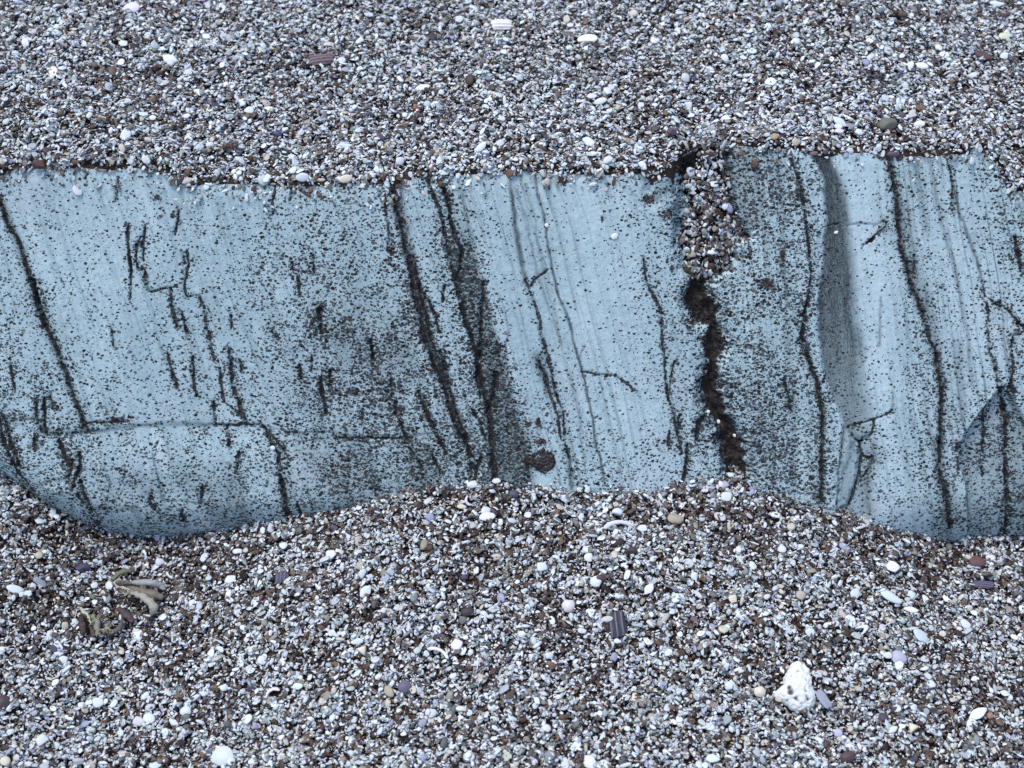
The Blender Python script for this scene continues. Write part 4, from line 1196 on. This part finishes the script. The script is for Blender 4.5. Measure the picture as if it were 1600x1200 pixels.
def shell_shape(kind, rng):
    """unit shape: x in -1..1, y in -1..1, z thickness; plus line (0..1) and pit (0..1) markings"""
    line = pit = None
    if kind == 'chip':
        vv, ff = chip(rng, n=22, round_=rng.uniform(.12, .35), dome=rng.uniform(.08, .2), thick=.10, aspect=1, rings=4, notch=rng.uniform(0, .25))
        vv[:, 2] *= 1.0
    elif kind == 'wedge':
        vv, ff = lump(rng, ICO3, .03, 1, 1, .5, 0)
        for q in (.4, 2.5, 4.6):
            d = np.array([math.cos(q), math.sin(q), .12]); e = vv @ d - .52
            vv = vv - np.where(e > 0, e, 0)[:, None] * d
    elif kind in ('oval', 'pebble'):
        vv, ff = lump(rng, ICO3, .035, 1, 1, .30 if kind == 'oval' else .52, 1 if kind == 'oval' else 3)
    elif kind == 'stone':
        vv, ff = lump(rng, ICO3, .08, 1, 1, .6, 5)
        vv *= 1 + .10 * (fbm(vv[:, 0] * 4 + 20, vv[:, 1] * 4 + vv[:, 2] * 3 + 20, 131, 3) - .5)[:, None]
    elif kind in ('dome', 'fan', 'leaf', 'rib', 'mussel'):
        nr, nt = 9, 36
        V_ = []; F_ = []; LN = []
        nrib = {'dome': 0, 'fan': 0, 'leaf': 0, 'rib': 7, 'mussel': 6}[kind]
        jit = rng.normal(0, .03, nt)
        for side in (0, 1):
            for i in range(nr + 1):
                s = i / nr
                for j in range(nt):
                    q = 2 * math.pi * j / nt
                    c, sn = math.cos(q), math.sin(q)
                    if kind == 'fan':
                        r = 1 / max(abs(c) ** 2.2 + abs(sn) ** 2.2, 1e-6) ** (1 / 2.2); x, y = c * r, sn * r * (0.62 + .38 * (.5 - .5 * c))
                    elif kind == 'leaf':
                        x, y = c, sn * (1 - .62 * abs(c) ** 2.2)
                    elif kind in ('rib', 'mussel'):
                        r = 1 / max(abs(c) ** 4 + abs(sn) ** 4, 1e-6) ** .25; x, y = c * r, sn * r
                        x *= 1 + jit[j] * 2.2
                    else:
                        x, y = c, sn * (.92 + .08 * c)
                    x *= (1 + jit[j]) * s; y *= (1 + jit[j]) * s
                    dm = {'dome': .55, 'fan': .30, 'leaf': .22, 'rib': .25, 'mussel': .22}[kind]
                    z = dm * (1 - s * s)
                    l = 0
                    if nrib:
                        w = math.sin(y * math.pi * nrib / 2 + .4)
                        z += .055 * w
                        l = max(0, w) ** 3 if kind == 'mussel' else max(0, w) * .6
                    elif kind == 'fan':
                        l = .28 * max(0, math.sin(s * 26)) * (s > .35)
                    elif kind in ('dome', 'leaf'):
                        l = .22 * max(0, math.sin(s * 20)) * (s > .4)
                    if side:
                        z = z * .92 - .09
                    V_.append((x, y, z)); LN.append(l)
        base = (nr + 1) * nt
        for side in (0, 1):
            o_ = side * base
            for i in range(nr):
                for j in range(nt):
                    j2 = (j + 1) % nt
                    a, b, c_, d = o_ + i * nt + j, o_ + i * nt + j2, o_ + (i + 1) * nt + j2, o_ + (i + 1) * nt + j
                    F_ += [(a, d, c_), (a, c_, b)] if side == 0 else [(a, c_, d), (a, b, c_)]
        for j in range(nt):
            j2 = (j + 1) % nt
            a, b = nr * nt + j, nr * nt + j2
            F_ += [(a, a + base, b + base), (a, b + base, b)]
        vv, ff, line = np.array(V_), np.array(F_, np.int32), np.array(LN)
    elif kind == 'curve':
        th = np.linspace(.12 * math.pi, .88 * math.pi, 14)
        pts = np.stack([np.cos(th) * 1.05, np.sin(th) * 1.5 - .9, .18 * np.sin(th)], -1)
        rr = .30 * np.sin(np.linspace(.25, math.pi - .25, 14)) ** .6 * (1 + rng.normal(0, .06, 14))
        vv, ff = swept(pts, rr, 10, .55)
        vv[:, 1] *= 1.0
    elif kind == 'rod':
        pts = np.stack([np.linspace(-1, 1, 7), .08 * np.sin(np.linspace(0, 3, 7)), np.linspace(.1, .5, 7)], -1)
        vv, ff = swept(pts, [.5, .8, .9, .95, .9, .8, .45], 8, .5)
        vv[:, 1] = np.clip(vv[:, 1], -1, 1)
    elif kind == 'ring':
        th = np.linspace(0, 2 * math.pi, 20); pts = np.stack([np.cos(th) * .68, np.sin(th) * .68, th * 0 + .15], -1)
        vv, ff = swept(pts, np.full(20, .30), 8, .6)
    elif kind == 'porous':
        vv, ff = ico(5)
        vv = vv.copy()
        # triangular outline: narrow towards +x, broad towards -x with a nose to one side
        q = np.arctan2(vv[:, 1], vv[:, 0]); deg = np.degrees(q) % 360
        r = np.interp(deg, [0, 20, 34, 60, 90, 100, 110, 127, 150, 186, 215, 230, 255, 270, 300, 326, 345, 360], [1.0, .95, .84, .68, .64, .88, 1.17, 1.0, .9, 1.0, 1.0, 1.05, .77, .62, .64, .84, .95, 1.0])
        flat = np.sqrt(np.clip(1 - vv[:, 2] ** 2, 0, 1))
        vv[:, 0] *= 1 + (r - 1) * flat; vv[:, 1] *= 1 + (r - 1) * flat; vv[:, 2] *= .40
        n1 = fbm(vv[:, 0] * 5 + 40, vv[:, 1] * 5 + vv[:, 2] * 4 + 40, 141, 3) - .5
        n2 = fbm(vv[:, 0] * 15 + 60, vv[:, 1] * 15 + vv[:, 2] * 9 + 60, 145, 2) - .5
        vv *= (1 + .26 * n1 + .16 * n2)[:, None]
        pit = np.zeros(len(vv))
        holes = [(-.28, .33, .15), (-.10, .40, .10), (-.50, .10, .085), (-.55, .02, .07), (-.15, -.30, .08), (-.48, -.42, .085), (-.38, -.35, .05), (.62, .10, .06), (.30, -.28, .05), (.38, .36, .045), (-.60, .45, .04), (-.68, -.15, .05)]
        for hx_, hy_, hr in holes:
            d = np.hypot(vv[:, 0] - hx_, vv[:, 1] - hy_)
            k = np.where(vv[:, 2] > 0, np.clip(1 - (d / hr) ** 3, 0, 1), 0)
            vv[:, 2] -= k * hr * 1.6; pit = np.maximum(pit, k * (1 if hr > .08 else .75))
    return vv, ff, line, pit


def height_at(x, y, r):
    i = int((y - HY0) / CELL); j = int((x - HX0) / CELL); k = max(2, int(r / CELL))
    if i < k or j < k or i >= NY - k or j >= NX - k:
        return float(ground_z(np.array([x]), np.array([y]))[0]) + .002
    w = HM[i - k:i + k + 1, j - k:j + k + 1]
    return float(np.percentile(w, 90))


def imprint(x, y, r, z):
    i = int((y - HY0) / CELL); j = int((x - HX0) / CELL); k = max(2, int(r / CELL))
    if i < k or j < k or i >= NY - k or j >= NX - k:
        return
    yy, xx = np.mgrid[-k:k + 1, -k:k + 1]; m = xx ** 2 + yy ** 2 <= k * k
    w = HM[i - k:i + k + 1, j - k:j + k + 1]; np.copyto(w, np.maximum(w, z), where=m)
    k2 = max(1, int(k * 1.0) + 1); yy, xx = np.mgrid[-k2:k2 + 1, -k2:k2 + 1]
    BLOCK[i - k2:i + k2 + 1, j - k2:j + k2 + 1] |= xx ** 2 + yy ** 2 <= k2 * k2


def frame_on(nrm, ang):
    nrm = np.asarray(nrm, float)
    ex = np.array([1.0, 0, 0]); ex = ex - nrm * (ex @ nrm); ex /= np.linalg.norm(ex)
    ey = np.cross(nrm, ex)
    c, s = math.cos(ang), math.sin(ang)
    return np.stack([ex * c + ey * s, -ex * s + ey * c, nrm], 1)


SR = np.random.default_rng(21)
for kind, px, py, w, h, ang, col, name, cat, label in SINGLES:
    p, t = hit_ground(px, py)
    mpp = (p - EYE) @ FWD / FPX
    n0 = ground_normal(np.array([p[0]]), np.array([p[1]]))[0]
    view = (EYE - p) / np.linalg.norm(EYE - p)
    nrm = n0 * .6 + view * .4 + SR.normal(0, .10, 3); nrm /= np.linalg.norm(nrm)
    fore = max(.45, float(nrm @ view))
    # stretch of the piece along the foreshortened direction
    ca, sa = math.cos(math.radians(ang)), math.sin(math.radians(ang))
    fx = math.hypot(ca, sa / fore); fy = math.hypot(sa, ca / fore)
    vv, ff, line, pit = shell_shape(kind, SR)
    ext = np.abs(vv[:, :2]).max(0)
    sx, sy = .5 * w * mpp * fx, .5 * h * mpp * fy
    vv = vv.copy(); vv[:, 0] *= sx / ext[0]; vv[:, 1] *= sy / ext[1]
    sz = min(sx, sy) if kind not in ('rib', 'mussel', 'chip') else math.sqrt(sx * sy) * .8
    if kind == 'rod':
        sz = sy * 2
    vv[:, 2] *= sz
    R = frame_on(nrm, math.atan2(sa / fore, ca))
    me = mesh_from(name, vv, ff, M_SHELL)
    set_attr(me, 'line', line if line is not None else np.zeros(len(vv)))
    set_attr(me, 'pit', pit if pit is not None else np.zeros(len(vv)))
    o = link(name, me)
    rad = .5 * (sx + sy)
    hz = height_at(p[0], p[1], rad * .8)
    lift = -vv[:, 2].min() * .35 - .0003
    if kind in ('porous', 'stone', 'pebble', 'wedge'):
        lift = -vv[:, 2].min() * .30
    # move along the line of sight so that the piece rests on the bed where the survey saw it
    dz = hz + lift + .0012 - p[2]
    p = p + (EYE - p) / (EYE - p)[2] * dz
    M = Matrix([[R[0, 0], R[0, 1], R[0, 2], p[0]], [R[1, 0], R[1, 1], R[1, 2], p[1]], [R[2, 0], R[2, 1], R[2, 2], p[2]], [0, 0, 0, 1]])
    o.matrix_world = M
    o.color = (*col, 1)
    tag(o, label, cat)
    imprint(p[0], p[1], min(sx, sy) * .95, p[2])
    if max(sx, sy) > 1.5 * min(sx, sy):
        ax = R[:, 0] if sx > sy else R[:, 1]
        for s_ in (-.5, .5):
            imprint(p[0] + ax[0] * s_ * max(sx, sy), p[1] + ax[1] * s_ * max(sx, sy), min(sx, sy) * .8, p[2])


# ------------------------------------------------------------------ dried crab claw and weed scraps
def local_frame(px, py, lift=.003):
    p, t = hit_ground(px, py)
    mpp = (p - EYE) @ FWD / FPX
    z = height_at(p[0], p[1], .006)
    return p, mpp, z + lift


def at_px(px, py, lift):
    """point over the gravel bed seen at the survey point, lift metres above the bed"""
    p, t = hit_ground(px, py)
    return p + (EYE - p) / (EYE - p)[2] * (lift + .0042)


def thing(name, label, cat, loc):
    o = bpy.data.objects.new(name, None); COL.objects.link(o); o.location = loc; o.empty_display_size = .01
    return tag(o, label, cat)


def strip_part(name, parent, path, radii, flat, col, n=10, rim=None, ln=0.0):
    base = np.array(parent.location)
    pts = [at_px(*q) - base for q in path]
    # smooth the path
    P = np.array(pts); tt = np.linspace(0, len(P) - 1, max(8, 5 * len(P)))
    Q = np.stack([np.interp(tt, range(len(P)), P[:, k]) for k in range(3)], -1)
    Q[1:-1] = (Q[:-2] + Q[1:-1] * 2 + Q[2:]) / 4
    rr = np.interp(tt, np.linspace(0, len(P) - 1, len(radii)), radii) * .00037
    vv, ff = swept(Q, rr, n, flat)
    vv += (fbm(vv[:, 0] * 700 + 30, vv[:, 1] * 700 + vv[:, 2] * 500 + 30, 151, 3) - .5)[:, None] * .0013
    me = mesh_from(name, vv, ff, M_SHELL)
    set_attr(me, 'line', np.full(len(vv), ln)); set_attr(me, 'pit', np.zeros(len(vv)))
    o = link(name, me, parent); o.color = (*col, 1)
    return o


claw = thing('crab_claw', 'dried grey crab claw with two open fingers lying on the gravel at left', 'crab claw', at_px(215, 925, 0))

strip_part('upper_finger', claw, [(207, 911, .006), (222, 910, .008), (238, 911, .008), (250, 914, .006), (257, 922, .003)], [4.5, 5.5, 6.5, 6.5, 3.5], .9, (.30, .30, .285))
strip_part('upper_finger_base', claw, [(181, 911, .005), (194, 911, .006), (208, 911, .006)], [3.2, 4.2, 4.6], .8, (.13, .11, .085))
strip_part('palm', claw, [(202, 918, .003), (222, 924, .004), (240, 928, .004), (255, 934, .001)], [4, 6.5, 9, 4], .6, (.17, .145, .12))
strip_part('lower_finger', claw, [(197, 924, .006), (212, 928, .008), (224, 933, .008), (235, 941, .007), (241, 950, .005), (236, 960, .001)], [4, 4.5, 5.5, 7, 8, 3.5], .8, (.31, .30, .245))
strip_part('lower_finger_base', claw, [(180, 920, .005), (190, 922, .006), (199, 925, .006)], [3, 4.4, 4.2], .8, (.17, .12, .085))
for path in ([(178, 913, .0075), (180, 908, .0085), (187, 906, .009), (194, 908, .0085)], [(178, 913, .0075), (184, 916, .0085), (196, 919, .0085), (210, 924, .0095)],
             [(178, 919, .0075), (181, 925, .0078), (188, 927, .0078), (200, 928, .008)], [(178, 919, .0075), (184, 917, .0085), (193, 919, .009), (202, 924, .0095)]):
    strip_part('shell_rim', claw, path, [1.0, 1.2, 1.1, .8], 1, (.44, .42, .34), 6)
strip_part('joint_membrane', claw, [(176, 906, .001), (184, 897, .003), (195, 892, .004), (207, 893, .003)], [2.5, 4.5, 5, 3], .6, (.13, .14, .09))
scr = thing('weed_scrap', 'tangle of dried tan and brown weed scraps left below the crab claw', 'seaweed', at_px(155, 970, 0))
wr = random.Random(4)
strip_part('stalk', scr, [(122, 948, .004), (130, 955, .006), (138, 963, .006), (142, 975, .004)], [1.6, 2.6, 2.2, 1.6], .7, (.42, .40, .30), 8)
strip_part('stalk', scr, [(120, 952, .002), (117, 966, .002)], [1, .9], .8, (.45, .42, .34), 6)
strip_part('blade', scr, [(126, 960, .001), (128, 975, .003), (130, 990, .001)], [3.5, 6, 4], .35, (.05, .034, .028), 8)
strip_part('blade', scr, [(143, 962, .003), (150, 972, .005), (153, 984, .003), (150, 994, .001)], [4, 5.5, 4.5, 2.5], .4, (.21, .21, .16), 8)
strip_part('blade', scr, [(140, 975, .001), (145, 985, .002), (146, 995, .001)], [2, 4, 2.5], .5, (.06, .04, .03), 8)
strip_part('blade', scr, [(168, 993, .001), (178, 987, .004), (187, 981, .004), (190, 970, .002)], [2, 4.5, 5, 2], .4, (.10, .10, .11), 8)
strip_part('blade', scr, [(160, 990, .001), (166, 982, .003), (175, 976, .003)], [3, 4, 2.5], .5, (.26, .23, .16), 8)
for k in range(26):
    x, y = wr.uniform(138, 186), wr.uniform(958, 990); a = wr.uniform(0, 6.28); L_ = wr.uniform(8, 16)
    strip_part('fibre', scr, [(x, y, .003), (x + L_ * .5 * math.cos(a), y + L_ * .3 * math.sin(a), wr.uniform(.004, .007)), (x + L_ * math.cos(a + .5), y + L_ * .6 * math.sin(a + .5), .002)], [.7, 1.0, .6], 1, wr.choice([(.42, .39, .30), (.30, .26, .18), (.20, .14, .09)]), 6)
mf = thing('mussel_fragment', 'maroon-purple slanting mussel splinter between the crab claw and the weed scraps', 'shell', at_px(200, 962, 0))
strip_part('shell', mf, [(184, 950, .001), (196, 960, .003), (208, 972, .001)], [3, 6.5, 3.5], .4, (.07, .042, .050), 10)
for q in ((130, 975), (150, 975), (178, 980), (215, 912), (235, 918), (232, 940), (240, 952), (190, 912), (190, 923), (247, 928), (200, 962), (190, 896)):
    p, _ = hit_ground(*q); imprint(p[0], p[1], .0032, p[2] + .004)

# upper layer of grit, strewn between and against the single pieces
strew(int(AREA / 4.0e-6), RNG, 1.0, BLOCK)
strew(int(AREA / 10e-6), RNG, .8, BLOCK)


# ------------------------------------------------------------------ gravel that has run into the crack
def crack_gravel(n, rng, layers):
    xs = [p[0] for p in GRAVEL_POLY]; ys = [p[1] for p in GRAVEL_POLY]
    ga, gb = face_ab([min(xs), max(xs)], [max(ys), min(ys)])
    a0, a1, b0, b1 = ga[0] - .012, ga[1] + .012, gb[0] - .012, gb[1] + .012
    cell = .0004
    AA, BB = np.meshgrid(np.arange(a0, a1, cell), np.arange(b0, b1, cell))
    px, py = project(ab_point(AA.ravel(), BB.ravel()))
    sd = poly_sd(px, py, GRAVEL_POLY)
    base = np.interp(py, [180, 230, 300, 370, 420, 440], [-.012, -.011, -.0105, -.0075, -.0055, -.003])
    h = (base + .003 * (fbm(px / 20, py / 20, 161, 2) - .5) - .003 * sstep(12, 0, sd)).reshape(AA.shape)
    for k in range(layers):
        a = rng.uniform(a0, a1, n); b = rng.uniform(b0, b1, n)
        qx, qy = project(ab_point(a, b))
        ok = (poly_sd(qx, qy, GRAVEL_POLY) > -4 + rng.normal(0, 2.0, n)) & (qy > 195)
        a, b = a[ok], b[ok]
        s, kd, c = grain_stats(len(a), rng, 1.0); c[rng.random(len(a)) < .22] *= np.array([.40, .30, .25])
        z, nrm, keep = deposit(h, a0, b0, cell, a, b, s * .8, kd < 17, s * PTHICK[kd], rng, np.full(len(a), .36))
        W3 = nrm[:, :1] * RIGHT + nrm[:, 1:2] * FS + nrm[:, 2:] * FN
        GR_P.append(ab_point(a, b, z)[keep]); GR_N.append(W3[keep]); GR_S.append(s[keep]); GR_K.append(kd[keep]); GR_C.append(c[keep])


crack_gravel(1300, np.random.default_rng(77), 3)

# a few chips lodged on the rock face
for (px, py, w, h, ang, lift, label) in ((960, 369, 12, 9, 20, .0006, 'small white twin-lobed chip stuck on the pale face left of the crack'),
                                         (854, 352, 6, 7, 40, .0005, 'tiny white chip stuck on the face between the fine grey lines'),
                                         (1107, 643, 6.5, 4.5, 0, -.006, 'tiny white chip in the crack, uppermost of three'),
                                         (1123, 659, 5, 7, 20, -.0065, 'tiny white chip in the crack, middle one of three'),
                                         (1148, 681, 5, 5.5, 0, -.0065, 'tiny white chip in the crack, lowest of three'),
                                         (426, 700, 7, 8, 60, .0008, 'tiny white chip stuck in the long fissure at the lower left of the rock'),
                                         (1307, 363, 8, 5, 15, .0002, 'tiny white chip lodged in the slate-grey band')):
    a, b = face_ab([px], [py])
    dd = survey(np.array([float(px)]), np.array([float(py)]))[0][0]
    p = ab_point(a, b, (dd if lift > -.001 else dd * .75) + abs(lift) * .6 + .0003)[0]
    vv, ff, _, _ = shell_shape('oval', SR)
    mpp = (p - EYE) @ FWD / FPX
    vv = vv * np.array([.5 * w * mpp, .5 * h * mpp, .45 * h * mpp])
    me = mesh_from('shell_fragment', vv, ff, M_SHELL); set_attr(me, 'line', np.zeros(len(vv))); set_attr(me, 'pit', np.zeros(len(vv)))
    o = link('shell_fragment', me); R = frame_on(FN, math.radians(ang))
    o.matrix_world = Matrix([[*R[0], p[0]], [*R[1], p[1]], [*R[2], p[2]], [0, 0, 0, 1]])
    o.color = (.82, .82, .80, 1)
    tag(o, label, 'shell')

# ------------------------------------------------------------------ the grit bed as one scattered mass
P = np.concatenate(GR_P); N = np.concatenate(GR_N); SZ = np.concatenate(GR_S); KD = np.concatenate(GR_K); CC = np.concatenate(GR_C)
n = len(P)
print('grains', n)
spin = RNG.uniform(0, 2 * np.pi, n)
ref = np.where(np.abs(N[:, :1]) < .8, np.array([[1.0, 0, 0]]), np.array([[0, 1.0, 0]]))
ex = ref - N * (ref * N).sum(1, keepdims=True); ex /= np.linalg.norm(ex, axis=1, keepdims=True)
ey = np.cross(N, ex)
X = ex * np.cos(spin)[:, None] + ey * np.sin(spin)[:, None]; Y = np.cross(N, X)
flip = RNG.random(n) < .35
Z = np.where(flip[:, None], -N, N); Y = np.where(flip[:, None], -Y, Y)
rot = np.stack([np.arctan2(Y[:, 2], Z[:, 2]), np.arcsin(np.clip(-X[:, 2], -1, 1)), np.arctan2(X[:, 1], X[:, 0])], -1)
me = bpy.data.meshes.new('shell_gravel')
me.vertices.add(n); me.vertices.foreach_set('co', P.astype(np.float32).ravel())
set_attr(me, 'rot', rot, 'FLOAT_VECTOR')
set_attr(me, 'size', SZ)
set_attr(me, 'pick', KD, 'INT')
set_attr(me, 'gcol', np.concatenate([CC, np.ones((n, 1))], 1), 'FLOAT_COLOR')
me.update()
gravel = link('shell_gravel', me)
gravel['kind'] = 'stuff'
ng = bpy.data.node_groups.new('strew_grit', 'GeometryNodeTree')
ng.interface.new_socket('Geometry', in_out='INPUT', socket_type='NodeSocketGeometry')
ng.interface.new_socket('Geometry', in_out='OUTPUT', socket_type='NodeSocketGeometry')
gi = ng.nodes.new('NodeGroupInput'); go = ng.nodes.new('NodeGroupOutput')
iop = ng.nodes.new('GeometryNodeInstanceOnPoints')
ci = ng.nodes.new('GeometryNodeCollectionInfo'); ci.inputs['Collection'].default_value = grain_col
ci.inputs['Separate Children'].default_value = True; ci.inputs['Reset Children'].default_value = True


def named(nm, dt):
    nd = ng.nodes.new('GeometryNodeInputNamedAttribute'); nd.data_type = dt; nd.inputs['Name'].default_value = nm
    return nd.outputs['Attribute']


e2r = ng.nodes.new('FunctionNodeEulerToRotation')
L = ng.links.new
L(named('rot', 'FLOAT_VECTOR'), e2r.inputs[0])
L(gi.outputs[0], iop.inputs['Points']); L(ci.outputs[0], iop.inputs['Instance'])
iop.inputs['Pick Instance'].default_value = True
L(named('pick', 'INT'), iop.inputs['Instance Index'])
L(e2r.outputs[0], iop.inputs['Rotation']); L(named('size', 'FLOAT'), iop.inputs['Scale'])
L(iop.outputs[0], go.inputs[0])
md = gravel.modifiers.new('strew', 'NODES'); md.node_group = ng
